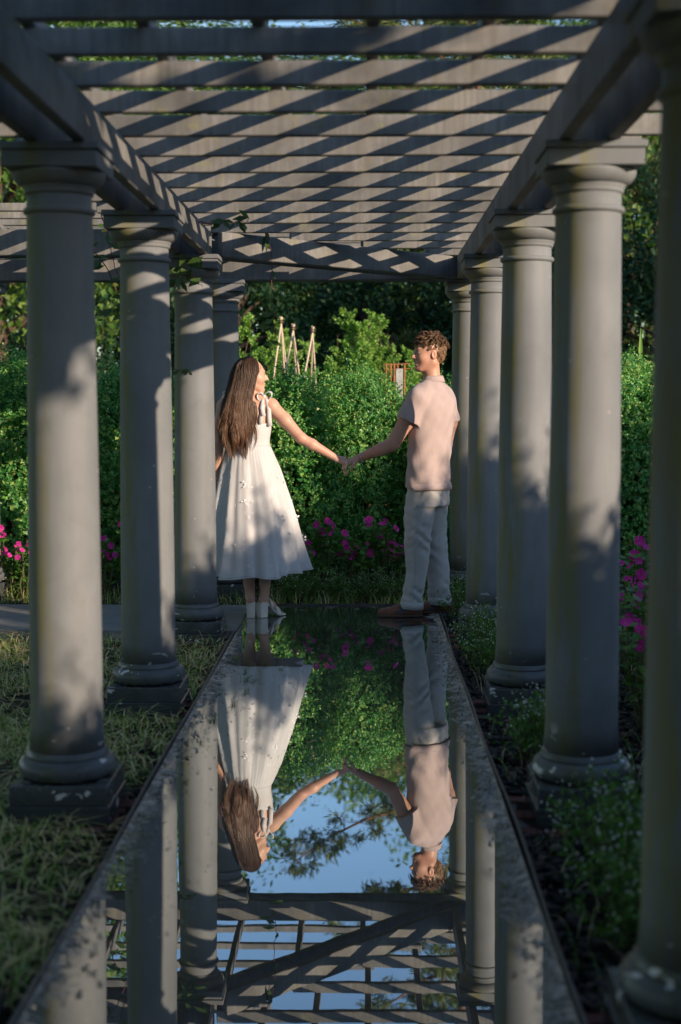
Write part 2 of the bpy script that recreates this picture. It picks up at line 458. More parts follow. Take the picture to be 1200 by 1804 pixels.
tag(sheet('ground', -300, 300, -300, 500, -0.16, M['ground']), kind='structure')
tag(sheet('soil_bed', -4.5, E_L - 0.004, 0.2, A0 - 0.02, BED - 0.01, M['soil'], 60, 120, 0.018, 3), kind='structure')
tag(sheet('mulch_bed', E_R + 0.012, 3.2, 0.2, A1 + 0.0, BED - 0.01, M['soil'], 50, 150, 0.02, 4), kind='structure')
tag(sheet('flower_bed', -6.0, 6.0, A1 + 0.03, 13.2, -0.02, M['soil'], 120, 50, 0.03, 5), kind='structure')
def slab(name, x0, x1, y0, y1, z0, z1, mat):
    return tag(obj(name, box_mesh(name, x0, x1, y0, y1, z0, z1), mat), kind='structure')
slab('path', E_L, E_R, 0.1, A1, -0.14, -0.012, M['path'])
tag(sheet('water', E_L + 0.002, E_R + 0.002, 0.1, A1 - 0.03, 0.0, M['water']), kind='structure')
slab('side_path', -6.0, E_L - 0.003, A0, A1, -0.14, 0.004, M['side_path'])

def edging(name, pts, label, h0=-0.12, h1=0.022, th=0.006):
    P = np.array(pts, float)
    T = norm(np.gradient(P, axis=0)); N = np.stack([-T[:, 1], T[:, 0]], 1)
    V = []
    for p, n in zip(P, N):
        a = p + n * th / 2; b = p - n * th / 2
        V += [(a[0], a[1], h0), (b[0], b[1], h0), (b[0], b[1], h1), (a[0], a[1], h1)]
    F = []
    for i in range(len(P) - 1):
        o = i * 4; q = o + 4
        for k in range(4):
            F.append((o + k, o + (k + 1) % 4, q + (k + 1) % 4, q + k))
    F.append((3, 2, 1, 0)); e = (len(P) - 1) * 4; F.append((e, e + 1, e + 2, e + 3))
    return tag(obj(name, py_mesh(name, V, F), M['edging']), label, 'edging')
yy = np.linspace(0.3, A0 - 0.03, 60)
edging('metal_edging', np.stack([E_L - 0.004 + 0.004 * np.sin(yy * 2.1), yy], 1), 'thin rusty metal edging strip between the left grass bed and the water')
yy = np.linspace(0.3, A1 - 0.15, 90)
edging('metal_edging', np.stack([E_R + 0.006 - 0.006 * np.sin(yy * 1.05 + 0.4) + 0.004 * np.sin(yy * 3.1), yy], 1), 'thin bowed metal edging strip between the water and the right mulch bed')
edging('metal_edging', [(-0.7, A1 + 0.005), (0.1, A1 + 0.008), (1.0, A1 + 0.004), (2.5, A1 + 0.006)], 'low metal edging strip along the flower bed behind the couple', -0.1, 0.012)

# silt washed up against the two edgings, ragged at the waterline and paled as if sunlit
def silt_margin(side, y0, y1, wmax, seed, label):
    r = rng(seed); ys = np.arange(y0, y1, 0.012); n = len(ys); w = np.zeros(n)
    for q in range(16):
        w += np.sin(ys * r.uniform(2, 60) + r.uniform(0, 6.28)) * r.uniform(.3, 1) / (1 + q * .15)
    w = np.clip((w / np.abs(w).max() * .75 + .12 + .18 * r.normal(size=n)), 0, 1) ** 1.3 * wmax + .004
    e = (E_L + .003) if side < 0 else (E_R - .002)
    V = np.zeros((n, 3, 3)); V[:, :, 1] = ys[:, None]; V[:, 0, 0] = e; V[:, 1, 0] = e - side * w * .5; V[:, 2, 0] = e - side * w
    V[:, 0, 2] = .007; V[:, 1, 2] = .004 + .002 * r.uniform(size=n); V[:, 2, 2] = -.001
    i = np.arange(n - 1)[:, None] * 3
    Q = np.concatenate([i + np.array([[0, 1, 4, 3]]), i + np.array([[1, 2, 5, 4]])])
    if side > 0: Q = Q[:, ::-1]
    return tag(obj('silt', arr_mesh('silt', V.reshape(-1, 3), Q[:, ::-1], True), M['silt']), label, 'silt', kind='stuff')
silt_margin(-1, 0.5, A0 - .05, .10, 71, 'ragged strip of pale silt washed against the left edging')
silt_margin(1, 0.5, A1 - .25, .12, 72, 'ragged strip of silt against the right edging, paled to look sunlit')

# ------------------------------------------------------------------ columns
T_TOP = 2.24; T_BOT = -0.045
CM = {}
CM['footing_block'] = box_mesh('footing_block', -.174, .174, -.174, .174, T_BOT, 0.020, 0.004, 2)
CM['plinth'] = box_mesh('plinth', -.167, .167, -.167, .167, 0.020, 0.088, 0.004, 2)
tor = [(0.15, 0.088)]
for k in range(13):
    a = -pi / 2 + pi * k / 12
    tor.append((0.132 + 0.038 * cos(a), 0.126 + 0.038 * sin(a)))
tor += [(0.142, 0.164), (0.142, 0.170), (0.138, 0.174), (0.138, 0.182), (0.128, 0.188)]
CM['base_torus'] = lathe_mesh('base_torus', tor, 48)
sh = []
for k in range(22):
    f = k / 21
    r = 0.125 - 0.016 * f ** 1.7
    if k == 0: r += 0.006
    sh.append((r, 0.184 + (1.975 + 0.135 - 0.184) * f))
CM['shaft'] = lathe_mesh('shaft', sh, 48)
ring = [(0.106, 2.012)]
for k in range(9):
    a = -pi / 2 + pi * k / 8
    ring.append((0.110 + 0.012 * cos(a), 2.030 + 0.012 * sin(a)))
ring += [(0.106, 2.048)]
CM['astragal'] = lathe_mesh('astragal', ring, 48)
ech = [(0.108, 2.082), (0.116, 2.086), (0.118, 2.094), (0.117, 2.100), (0.122, 2.104), (0.122, 2.109)]
for k in range(9):
    a = pi / 2 * k / 8
    ech.append((0.122 + 0.036 * sin(a), 2.111 + 0.046 * (1 - cos(a)) ** 0.8))
ech.append((0.150, 2.163))
CM['echinus'] = lathe_mesh('echinus', ech, 48)
bm = bmesh.new()
for (a, z0, z1) in ((0.158, 2.160, 2.214), (0.166, 2.2155, T_TOP)):
    V, F = box_vf(-a, a, -a, a, z0, z1)
    vs_ = [bm.verts.new(v) for v in V]
    for f in F: bm.faces.new([vs_[i] for i in f])
bmesh.ops.bevel(bm, geom=list(bm.edges), offset=0.0025, segments=1, affect='EDGES')
me = bpy.data.meshes.new('abacus'); bm.to_mesh(me); bm.free(); CM['abacus'] = me

def column(x, y, label, rz=0.0):
    c = empty('column', (x, y, 0), rz)
    tag(c, label, 'column', 'grey pergola columns')
    for nm in ('footing_block', 'plinth', 'base_torus', 'shaft', 'astragal', 'echinus', 'abacus'):
        obj(nm, CM[nm], M['column'], c)
    return c
LABL = [None, None,
        'nearest grey column of the left row, leftmost in view, its lower shaft sunlit',
        'second grey column of the left row, in shade with white paint chips on its base',
        'third grey column of the left row, at the inner corner just left of the woman',
        'farthest left grey column, half hidden behind the woman']
LABR = [None,
        'blurred dark grey column cut off by the right edge of the picture',
        'nearest fully visible grey column of the right row, upper shaft sunlit',
        'second full grey column of the right row, behind the nearest sunlit one',
        'third full grey column of the right row, just right of the man',
        'farthest grey column of the right row, directly behind the man\'s back']
for i, y in enumerate(YC):
    column(XL + {2: -.022, 3: .008}.get(i, 0), y, LABL[i] or ['grey column behind the camera at the left end of the walk', 'grey column left of the camera, outside the picture'][i])
    column(XR + {2: .022, 3: .004}.get(i, 0), y, LABR[i] or 'grey column behind the camera at the right end of the walk')
for x in (-2.77, -4.52):
    column(x, YC[4], 'grey column of the side arm, near row, beyond the left picture edge, %s' % ('first' if x > -3 else 'second'))
    column(x, YC[5], 'grey column of the side arm, far row, beyond the left picture edge, %s' % ('first' if x > -3 else 'second'))

# brick pads the columns stand on
BR = box_mesh('brick', -.098, .098, -.047, .047, -.03, .03, 0.004, 1)
def brick_pad(cx, cy, label, half=0.235):
    e = empty('brick_pad', (cx, cy, 0))
    tag(e, label, 'brick pad', 'brick pads under the columns')
    obj('mortar_bed', box_mesh('mortar_bed', -half + .01, half - .01, -half + .01, half - .01, -.13, T_BOT - 0.012), M['mortar'], e)
    r = rng(int(abs(cx * 97 + cy * 31)))
    for s in (-1, 1):
        for k in range(5):      # rows front / back
            pass
    n = 0
    for yrow in np.arange(-half + 0.047, half, 0.1):
        offs = 0.0 if n % 2 == 0 else 0.1
        n += 1
        for xx in np.arange(-half + 0.098 - offs, half + 0.05, 0.203):
            if xx < -half + 0.02 or xx > half - 0.02: 
                continue
            b = obj('brick', BR, M['brick'], e, (xx + r.normal(0, .003), yrow + r.normal(0, .003), T_BOT - 0.033 + r.normal(0, .0015)))
            b.rotation_euler = (0, 0, r.normal(0, .012))
            if abs(xx) > half - 0.098: b.scale = (0.92, 1, 1)
    return e
for (cx, side, nm) in ((XL, -1, 'left'), (XR, 1, 'right')):
    for i, y in enumerate(YC):
        if i in (2, 3, 4) or (i == 1 and cx > 0):
            what = {1: 'blurred column at the right picture edge', 2: 'nearest column', 3: 'second column', 4: 'third column'}[i]
            brick_pad(cx, y, 'red brick pad under the %s of the %s row' % (what, nm) if i > 1 else 'red brick pad under the ' + what)

# ------------------------------------------------------------------ pergola roof
roof = empty('pergola_roof', (0, 6.0, 0))
tag(roof, 'weathered grey timber pergola roof of beams, rafters and thin battens over the walk', 'pergola')
G0, G1 = T_TOP + 0.001, 2.392      # girder bottom / top
def rpart(name, me):
    o = obj(name, me, M['timber'], roof); o.location = (0, -6.0, 0)
    return o
def rbox(name, x0, x1, y0, y1, z0, z1, bevel=0.004):
    cx, cy, cz = (x0 + x1) / 2, (y0 + y1) / 2, (z0 + z1) / 2
    me = box_mesh(name, x0 - cx, x1 - cx, y0 - cy, y1 - cy, z0 - cz, z1 - cz, bevel)
    o = obj(name, me, M['timber'], roof); o.location = (cx, cy - 6.0, cz)
    return o
# girders: pairs of boards along each column line
GB = 0.044
for X in (XL, XR):
    for s in (-1, 1):
        xa = X + s * 0.1; xb = X + s * (0.1 - GB)
        yend = YC[5] + 0.104 if X == XR else YC[4] - 0.103
        y1 = YC[5] - 0.103 if X == XR else YC[4] - 0.103
        rbox('girder', min(xa, xb), max(xa, xb), 0.95, y1, G0, G1)
for Y, xe in ((YC[4], XL + 0.1), (YC[5], XR + 0.1)):
    for s in (-1, 1):
        ya = Y + s * 0.1; yb = Y + s * (0.1 - GB)
        rbox('girder', -6.2, xe, min(ya, yb), max(ya, yb), G0, G1)
# the pair of diagonal beams across the corner, inner column to outer column
p0 = np.array([XL + 0.10, YC[4] + 0.10]); p1 = np.array([XR - 0.11, YC[5] - 0.11])
dv = (p1 - p0); ln = np.linalg.norm(dv); ang = math.atan2(dv[1], dv[0])
for s in (-1, 1):
    me = box_mesh('diagonal_beam', -ln / 2, ln / 2, -GB / 2, GB / 2, -0.074, 0.074, 0.004)
    o = obj('diagonal_beam', me, M['timber'], roof)
    c = (p0 + p1) / 2 + s * 0.078 * np.array([-sin(ang), cos(ang)])
    o.location = (c[0], c[1] - 6.0, (G0 + G1) / 2 + 0.0005 * s); o.rotation_euler = (0, 0, ang)
# rafters over the walk
RZ0, RZ1 = G1 + 0.001, G1 + 0.078
RT = 0.038
ry = [4.115 + 0.447 * k + {-2: .18, -1: .165, 0: .11, 1: .07, 2: .045, 3: .03, 4: .02}.get(k, 0.0) for k in range(-7, 14)]
rr = rng(11)
diag_y = lambda x: p0[1] + (x - p0[0]) * dv[1] / dv[0]
for y in ry:
    if y > YC[5] - 0.2: break
    x0, x1 = XL - 0.42, XR + 0.40
    if y > YC[4] - 0.1:            # beyond the inner corner they start on the diagonal
        x0 = p0[0] + (y - p0[1]) * dv[0] / dv[1] - 0.02
    j = rr.normal(0, 0.006)
    o = rbox('rafter', x0, x1 + j, y - RT / 2, y + RT / 2, RZ0, RZ1 + rr.normal(0, 0.0015)); o.rotation_euler = (rr.normal(0, .01), 0, rr.normal(0, .0022)); o.location.y += rr.normal(0, .006)
# rafters of the side arm, running in depth
for k in range(13):
    x = 0.62 - 0.447 * k - 0.19
    y0, y1 = YC[4] - 0.42, YC[5] + 0.42
    if x > XL + 0.0:
        y0 = diag_y(x) + 0.03
    rbox('rafter', x - RT / 2, x + RT / 2, y0, y1, RZ0 + 0.0007, RZ1 + 0.0007)
# thin battens on top
BZ0, BZ1 = RZ1 + 0.006, RZ1 + 0.052
for k in range(-5, 4):
    x = 0.02 + 0.3335 * k
    if x < XL - 0.4 or x > XR + 0.4: continue
    ye = YC[4] - 0.3 if x < XL else diag_y(min(x, XR))
    rbox('batten', x - 0.021, x + 0.021, 0.85, min(ye, YC[5] - 0.1) if x < XR else YC[5] + 0.3, BZ0, BZ1)
for k in range(7):
    y = YC[4] - 0.33 + 0.3335 * k + 0.1
    xe = (XR + 0.3) if y > YC[5] - 0.12 else (p0[0] + (max(y, p0[1]) - p0[1]) * dv[0] / dv[1])
    if y < YC[4]: xe = XL - 0.1
    rbox('batten', -6.3, min(xe, XR + 0.3) - 0.03, y - 0.021, y + 0.021, BZ0 + 0.001, BZ1 + 0.001)
ORD = ['first', 'second', 'third', 'fourth', 'fifth', 'sixth', 'seventh', 'eighth', 'ninth', 'tenth', 'eleventh', 'twelfth']

# ------------------------------------------------------------------ vegetation
def lump(r, n=9):
    K = r.normal(size=(n, 3)) * r.uniform(1.2, 4.5, (n, 1)); ph = r.uniform(0, 6.28, n)
    return lambda D: np.sin(D @ K.T + ph).sum(-1) / n ** 0.5

def bush_meshes(seed, rx, ry, h, nspr, nleaf, L, W, lumpy=0.09, spr=0.09, shoots=0.0):
    """sprigs of small leaves over a full, uneven body; returns (foliage, inner) meshes"""
    r = rng(seed); f = lump(r)
    def surf(th, t, shrink=0.0):
        # t 0..1 runs from the foot up to the crown centre
        zz = np.where(t < 0.62, t / 0.62 * 0.72, 0.72 + (1 - np.cos((t - 0.62) / 0.38 * pi / 2)) * 0 + np.sin(np.clip((t - 0.62) / 0.38, 0, 1) * pi / 2) * 0.28)
        q = np.where(t < 0.62, 0.93 + 0.07 * np.sin(t / 0.62 * pi), np.cos(np.clip((t - 0.62) / 0.38, 0, 1) * pi / 2) ** 0.75 * 0.93)
        D = np.stack([np.cos(th), np.sin(th), zz * 1.8], -1)
        k = 1 + lumpy * f(D) - shrink
        zk = 1 + lumpy * 0.55 * f(D * 1.3 + 4.0) - shrink * 0.6
        P = np.stack([rx * q * k * np.cos(th), ry * q * k * np.sin(th), h * zz * zk], -1)
        N = norm(np.stack([np.cos(th) * q / rx, np.sin(th) * q / ry, np.where(t < 0.62, 0.12, 1.6 * (t - 0.5)) / 0.6], -1))
        return P, N
    th = r.uniform(0, 2 * pi, nspr); t = r.uniform(0.01, 1, nspr) ** 0.85
    P, N = surf(th, t, r.choice([0.0, 0.04, 0.10, 0.17], nspr, p=[.42, .28, .18, .12]))
    D = norm(N + 0.55 * rdir(r, nspr) + np.array([0, 0, 0.45]))
    ln = spr * r.uniform(0.6, 1.5, nspr)
    if shoots: 
        up = r.uniform(size=nspr) < shoots
        ln = np.where(up & (t > 0.5), ln * r.uniform(1.8, 3.2, nspr), ln)
        D[up] = norm(D[up] + np.array([0, 0, 1.2]))
    lv = Leaves()
    a = np.repeat(np.arange(nspr), nleaf)
    u = np.tile((np.arange(nleaf) + 0.5) / nleaf, nspr)
    base = P[a] + D[a] * (ln[a] * u)[:, None] + r.normal(0, 0.008, (len(a), 3))
    ld = norm(D[a] * 0.7 + rdir(r, len(a)))
    lv.add(base, ld, norm(D[a] + 0.6 * rdir(r, len(a))), L * r.uniform(0.65, 1.25, len(a)), W * r.uniform(0.7, 1.2, len(a)))
    # inner body of denser, older leaf
    m = nspr // 2
    th = r.uniform(0, 2 * pi, m * 6); t = r.uniform(0, 1, m * 6)
    P2, N2 = surf(th, t, r.uniform(0.12, 0.3, m * 6))
    lv.add(P2, norm(rdir(r, m * 6) + 0.3 * N2), norm(N2 + 0.5 * rdir(r, m * 6)), L * 2.3, W * 2.9)
    # woody frame
    tb = Tubes()
    for k in range(9):
        a_ = r.uniform(0, 6.28); e = np.array([rx * .55 * cos(a_), ry * .55 * sin(a_), h * r.uniform(.5, .8)])
        p0_ = np.array([r.normal(0, .04), r.normal(0, .04), -0.05])
        tb.add([p0_, p0_ * .5 + e * .45 + r.normal(0, .04, 3), e], [0.02, 0.014, 0.005], 5)
    return lv.mesh('foliage'), tb.mesh('branches')

def plant_thing(name, meshes, mats, loc, rz, sc, label, cat, group=None):
    e = empty(name, loc, rz); e.scale = sc
    for nm, me, mt in zip(('foliage', 'branches'), meshes, mats):
        obj(nm, me, mt, e)
    return tag(e, label, cat, group)

BX = [bush_meshes(21, .56, .52, 1.75, 2600, 16, .023, .0145, .10, .085, .10),
      bush_meshes(22, .58, .55, 1.75, 2600, 16, .023, .0145, .13, .085, .12),
      bush_meshes(23, .54, .52, 1.75, 2600, 16, .023, .0145, .09, .085, .08)]
hedge = [(-3.75, 11.5, 1.0, .96, 'clipped boxwood bush at the far left end of the hedge'),
         (-2.85, 11.45, 1.02, .94, 'boxwood bush seen left of the nearest left column'),
         (-2.05, 11.5, 0.98, .92, 'boxwood bush seen between the first and second left columns'),
         (-1.3, 11.55, 1.0, .88, 'boxwood bush behind the third left column'),
         (-0.62, 11.45, 0.98, .875, 'sunlit boxwood bush right beside the woman\'s head'),
         (-0.07, 11.6, 0.84, .92, 'tallest sunlit boxwood bush in the middle of the hedge between the couple'),
         (0.60, 11.55, 0.80, .84, 'boxwood bush just left of the man\'s chest'),
         (1.22, 11.5, 0.95, .90, 'boxwood bush behind the far right columns'),
         (1.95, 11.5, 1.0, .99, 'boxwood bush right of the nearest right column'),
         (2.8, 11.5, 1.0, 1.0, 'boxwood bush at the far right end of the hedge')]
for i, (x, y, s, hz, lb) in enumerate(hedge):
    plant_thing('boxwood_bush', BX[i % 3], (M['box'], M['bark']), (x, y, -.02), i * 1.9 + 0.4, (s, s, hz), lb, 'bush', 'boxwood hedge behind the couple')

# --- trees
def tree_meshes(seed, H, cr, ch, cz, ncl, nl, L, W, clr, trunk_r, flat=1.0, limbs=14, droop=0.0, sub=None):
    r = rng(seed)
    C = rdir(r, ncl); rad = r.uniform(0.35, 1.0, ncl) ** 0.5
    prof = 1.0 + 0.22 * lump(r)(C * 1.2)
    C = C * (rad * prof)[:, None] * np.array([cr, cr, ch]) + np.array([0, 0, cz])
    a = np.repeat(np.arange(ncl), nl)
    size = clr * r.uniform(0.6, 1.3, ncl)
    off = rdir(r, len(a)) * (r.uniform(0.1, 1, len(a)) ** 0.6 * size[a])[:, None] * np.array([1, 1, flat])
    P = C[a] + off
    lv = Leaves()
    out = norm(P - np.array([0, 0, cz - ch * .4]))
    lv.add(P, norm(rdir(r, len(a)) + 0.4 * out + np.array([0, 0, -droop])), norm(rdir(r, len(a)) + out * 0.8 + np.array([0, 0, .5])), L * r.uniform(.6, 1.3, len(a)), W * r.uniform(.7, 1.2, len(a)))
    tb = Tubes()
    zs = np.linspace(-0.1, H * 0.93, 9)
    tp = np.stack([np.cumsum(r.normal(0, .05, 9)), np.cumsum(r.normal(0, .05, 9)), zs], 1); tp[0, :2] = tp[1, :2] = 0
    tb.add(tp, trunk_r * (1.05 - zs / H) + 0.01, 9)
    for k in r.choice(ncl, limbs, replace=False):
        e = C[k]; z0 = max(H * .16, e[2] - np.hypot(e[0], e[1]) * r.uniform(.35, .8))
        z0 = min(z0, H * .85); b = np.array([np.interp(z0, zs, tp[:, 0]), np.interp(z0, zs, tp[:, 1]), z0])
        m_ = b * .5 + e * .5 + np.array([0, 0, .12 * np.linalg.norm(e - b)]) * r.uniform(-.3, 1)
        tb.add([b, b * .75 + m_ * .25 + r.normal(0, .03, 3), m_, e], np.array([.34, .27, .18, .05]) * trunk_r * 1.1 + .006, 6)
    return lv.mesh('crown'), tb.mesh('trunk')

def tree(name, meshes, mats, loc, rz, s, label, group='trees behind the garden'):
    e = empty(name, loc, rz); e.scale = (s, s, s) if not isinstance(s, tuple) else s
    obj('crown', meshes[0], mats[0], e); obj('trunk', meshes[1], mats[1], e)
    return tag(e, label, 'tree', group)

BR1 = tree_meshes(31, 11, 3.3, 4.3, 6.6, 150, 95, .17, .10, .75, .24)
BR2 = tree_meshes(32, 11, 3.0, 4.6, 6.2, 150, 95, .17, .10, .7, .22)
EV1 = tree_meshes(33, 6.5, 2.2, 3.2, 3.2, 170, 95, .17, .075, .55, .2, droop=.4)
def pine_meshes(seed, H, z0, reach):
    r = rng(seed); tb = Tubes(); lv = Leaves()
    zs = np.linspace(-.1, H, 10); tp = np.stack([np.cumsum(r.normal(0, .06, 10)), np.cumsum(r.normal(0, .06, 10)), zs], 1); tp[0, :2] = tp[1, :2] = 0
    tb.add(tp, .26 * (1.08 - zs / H) + .01, 9)
    z = z0; a = 0
    while z < H - .2:
        a += 2.4 + r.normal(0, .3)
        ln = reach * (1 - 0.75 * ((z - z0) / (H - z0)) ** 1.5) * r.uniform(.65, 1.15)
        b = np.array([np.interp(z, zs, tp[:, 0]), np.interp(z, zs, tp[:, 1]), z])
        d = np.array([cos(a), sin(a), r.uniform(.05, .3)])
        pts = [b + d * ln * f + np.array([0, 0, -.10 * ln * f * (1 - f) * 2 + .1 * ln * f * f]) + r.normal(0, .05, 3) * f for f in np.linspace(0, 1, 6)]
        tb.add(pts, np.linspace(.06, .012, 6), 5)
        nt_ = int(9 * ln)
        for q in range(nt_):
            f = r.uniform(.3, 1.0); k = f * 5; i = min(int(k), 4)
            c = pts[i] * (1 - (k - i)) + pts[i + 1] * (k - i)
            side = rdir(r, 1)[0] * np.array([1, 1, .45]) * .55 * (1.1 - .45 * f)
            e = c + side
            tb.add([c, (c + e) / 2 + np.array([0, 0, .03]), e], [.014, .009, .004], 4)
            n = 60
            base = e + rdir(r, n) * r.uniform(0, .2, (n, 1)) * np.array([1, 1, .7])
            lv.add(base, norm(rdir(r, n) + 0.5 * norm(side) + np.array([0, 0, .35])), rdir(r, n), .20 * r.uniform(.6, 1.2, n), .030)
        z += r.uniform(.16, .34) * (1.0 + 0.3)
    return lv.mesh('crown'), tb.mesh('trunk')
PN1 = pine_meshes(41, 15.0, 4.4, 3.5)
PN2 = pine_meshes(42, 12.0, 1.6, 3.0)

tr = [('leafy_tree', BR1, 'tree', (-5.3, 20.5), 0.3, .82, 'bright leafy tree at the left picture edge above the hedge'),
      ('leafy_tree', BR2, 'tree', (-2.6, 29.0), 1.2, .78, 'leafy tree rising behind the left columns'),
      ('leafy_tree', BR1, 'tree', (-7.4, 32), 2.2, 1.1, 'tall leafy tree far left behind the bright tree'),
      ('leafy_tree', BR2, 'tree', (-0.8, 62), 3.0, 1.35, 'leafy tree behind the gap in the middle of the skyline'),
      ('leafy_tree', BR1, 'tree', (6.6, 37), 4.0, 1.1, 'leafy tree to the right behind the pines'),
      ('pine_tree', PN1, 'pine', (2.1, 27.5), 0.5, 1.0, 'tall open pine whose boughs mirror in the water right of centre'),
      ('pine_tree', PN2, 'pine', (5.9, 25.0), 2.6, .95, 'pine at the right picture edge beside the nearest right column'),
      ('pine_tree', PN2, 'pine', (1.8, 64.0), 1.1, 1.32, 'yellow green pine glimpsed through the middle of the rafters'),
      ('pine_tree', PN2, 'pine', (1.75, 24.5), 4.0, .74, 'smaller pine behind the man, mirrored beside his head in the water'),
      ('evergreen_tree', EV1, 'dark_tree', (-5.2, 25.0), 0.2, .78, 'dark evergreen behind the left columns'),
      ('evergreen_tree', EV1, 'dark_tree', (-2.2, 24.5), 1.3, .68, 'dark evergreen above the woman\'s head'),
      ('evergreen_tree', EV1, 'dark_tree', (0.1, 25.5), 2.5, .70, 'dark evergreen behind the feathery light green bush'),
      ('evergreen_tree', EV1, 'dark_tree', (2.2, 24.0), 3.9, .70, 'dark evergreen above the man\'s head'),
      ('evergreen_tree', EV1, 'dark_tree', (4.7, 21.5), 5.1, .80, 'dark evergreen low at the right picture edge behind the hedge'),
      ('evergreen_tree', EV1, 'dark_tree', (-3.9, 28.6), 4.4, .80, 'dark evergreen far behind, between the left columns and the woman'),
      ('evergreen_tree', EV1, 'dark_tree', (-1.0, 29.0), 5.4, .78, 'dark evergreen far behind the bamboo stakes'),
      ('evergreen_tree', EV1, 'dark_tree', (1.3, 28.8), 0.7, .80, 'dark evergreen far behind, left of the man\'s head'),
      ('evergreen_tree', EV1, 'dark_tree', (3.7, 28.0), 1.9, .84, 'dark evergreen far behind the far right columns'),
      ('evergreen_tree', EV1, 'dark_tree', (7.5, 26.0), 0.9, .9, 'dark evergreen hidden behind the right columns'),
      ('leafy_tree', BR1, 'tree', (13.6, 11.2), 1.0, .84, 'leafy tree outside the picture to the right, near one'),
      ('leafy_tree', BR2, 'tree', (13.6, 16.0), 2.0, .86, 'leafy tree outside the picture to the right, middle one'),
      ('leafy_tree', BR1, 'tree', (14.5, 21.0), 3.0, .84, 'leafy tree outside the picture to the right, far one')]
for nm, ms_, mt, (x, y), rz, s, lb in tr:
    tree(nm, ms_, (M[mt], M['pine_bark'] if mt == 'pine' else M['bark']), (x, y, -.16), rz, s, lb)
for k, (x, y, s) in enumerate([(-17, 42, 1.1), (-11.5, 39, 1.1), (-6, 58, 1.35), (4.5, 66, 1.4), (11, 44, 1.15), (17, 40, 1.1), (-15, 28, .95), (22, 30, 1.0), (-22, 34, 1.1)]):
    tree('leafy_tree', (BR1, BR2)[k % 2], (M['tree'], M['bark']), (x, y, -.16), k * 1.3, s, 'leafy tree of the distant wood, %s from the left' % ORD[[1, 3, 4, 5, 6, 7, 2, 8, 0][k]], 'distant wood')

for k, (x, y, s) in enumerate([(-8.5, 12.5, .9), (-8.8, 6.5, 1.0), (-8.0, 0.5, 1.0), (-12.5, 3.5, 1.2)]):  # trees added out of view to cut sky light from the left
    tree('leafy_tree', (BR1, BR2)[k % 2], (M['tree'], M['bark']), (x, y, -.16), k * 2.3, s, 'leafy tree added outside the picture on the left to cut sky light, %s one' % ORD[k], 'added sky-blocking trees left of the garden')

for k in range(12):
    x, y = -33 + 5.2 * k, 96 + 8 * (k % 2); s = (2.7 if (x < -14 or x > 6) else 2.45) + .12 * ((k * 5) % 3)
    tree('leafy_tree', (BR1, BR2)[k % 2], (M['pine'], M['bark']), (x, y, -.16), k * 1.7, s, 'tall sunlit tree on the far skyline, %s from the left' % ORD[k], 'far skyline trees')

# --- what shades the walk from behind the camera: a row of tall shrubs and one small tree
CA, SA, TE = cos(SUN_AZ), sin(SUN_AZ), math.tan(SUN_EL)
def us(u, s):                      # (across the sun, along the sun) -> world
    return (u * CA - s * SA, u * SA + s * CA)
SHR = [bush_meshes(51, .62, .55, 2.0, 900, 14, .07, .04, .08, .11, .16), bush_meshes(52, .60, .55, 2.0, 900, 14, .07, .04, .10, .11, .2)]
prof_u = [1.0, 2.0, 2.7, 3.05, 4.1, 5.4, 5.8, 6.45, 7.2, 8.1, 8.5, 9.1, 9.5, 12]
prof_v = [1.15, 1.22, 1.34, 1.48, 1.68, 2.07, 2.12, 2.30, 2.43, 2.56, 2.95, 3.0, 2.7, 2.65]
S0 = -2.0
for k, u in enumerate(np.concatenate([np.arange(1.0, 13.2, 0.6), np.arange(1.3, 13.2, 0.6)])):
    back = 0.9 if k > 20 else 0.0
    v = np.interp(u, prof_u, prof_v) - (0.22 if back else 0.0); hgt = v - TE * (S0 - back)
    x, y = us(u, S0 - back)
    plant_thing('shading_shrub', SHR[k % 2], (M['tree'], M['bark']), (x, y, -.16), k * 1.7, (.82, .82, (hgt + .16) / 2.0 * 0.90), 'tall garden shrub outside the picture to the right, %s of the %s row' % ((ORD + ['thirteenth', 'fourteenth', 'fifteenth', 'sixteenth', 'seventeenth', 'eighteenth', 'nineteenth', 'twentieth', 'last'])[k % 21], 'back' if back else 'front'), 'shrub', 'shrubs right of the walk')
for k, x in enumerate(np.arange(-4.4, 1.3, .8)):  # dark shrubs added out of view to block low sky light
    plant_thing('shading_shrub', SHR[k % 2], (M['dark_tree'], M['bark']), (x, -2.3 - .3 * (k % 2), -.16), k * 1.1, (1.0, 1.0, 2.1), 'tall dark shrub added unseen behind the camera to block sky light, %s from the left' % ORD[k], 'shrub', 'added sky-blocking shrubs behind the camera')
SM = tree_meshes(61, 4.6, 0.95, .52, 4.12, 130, 230, .13, .085, .36, .08, limbs=10)
x, y = us(2.05, -3.0)
tree('small_tree', SM, (M['tree'], M['bark']), (x, y, -.16), 0.0, 1.0, 'small garden tree outside the picture, behind the camera to the right', None)

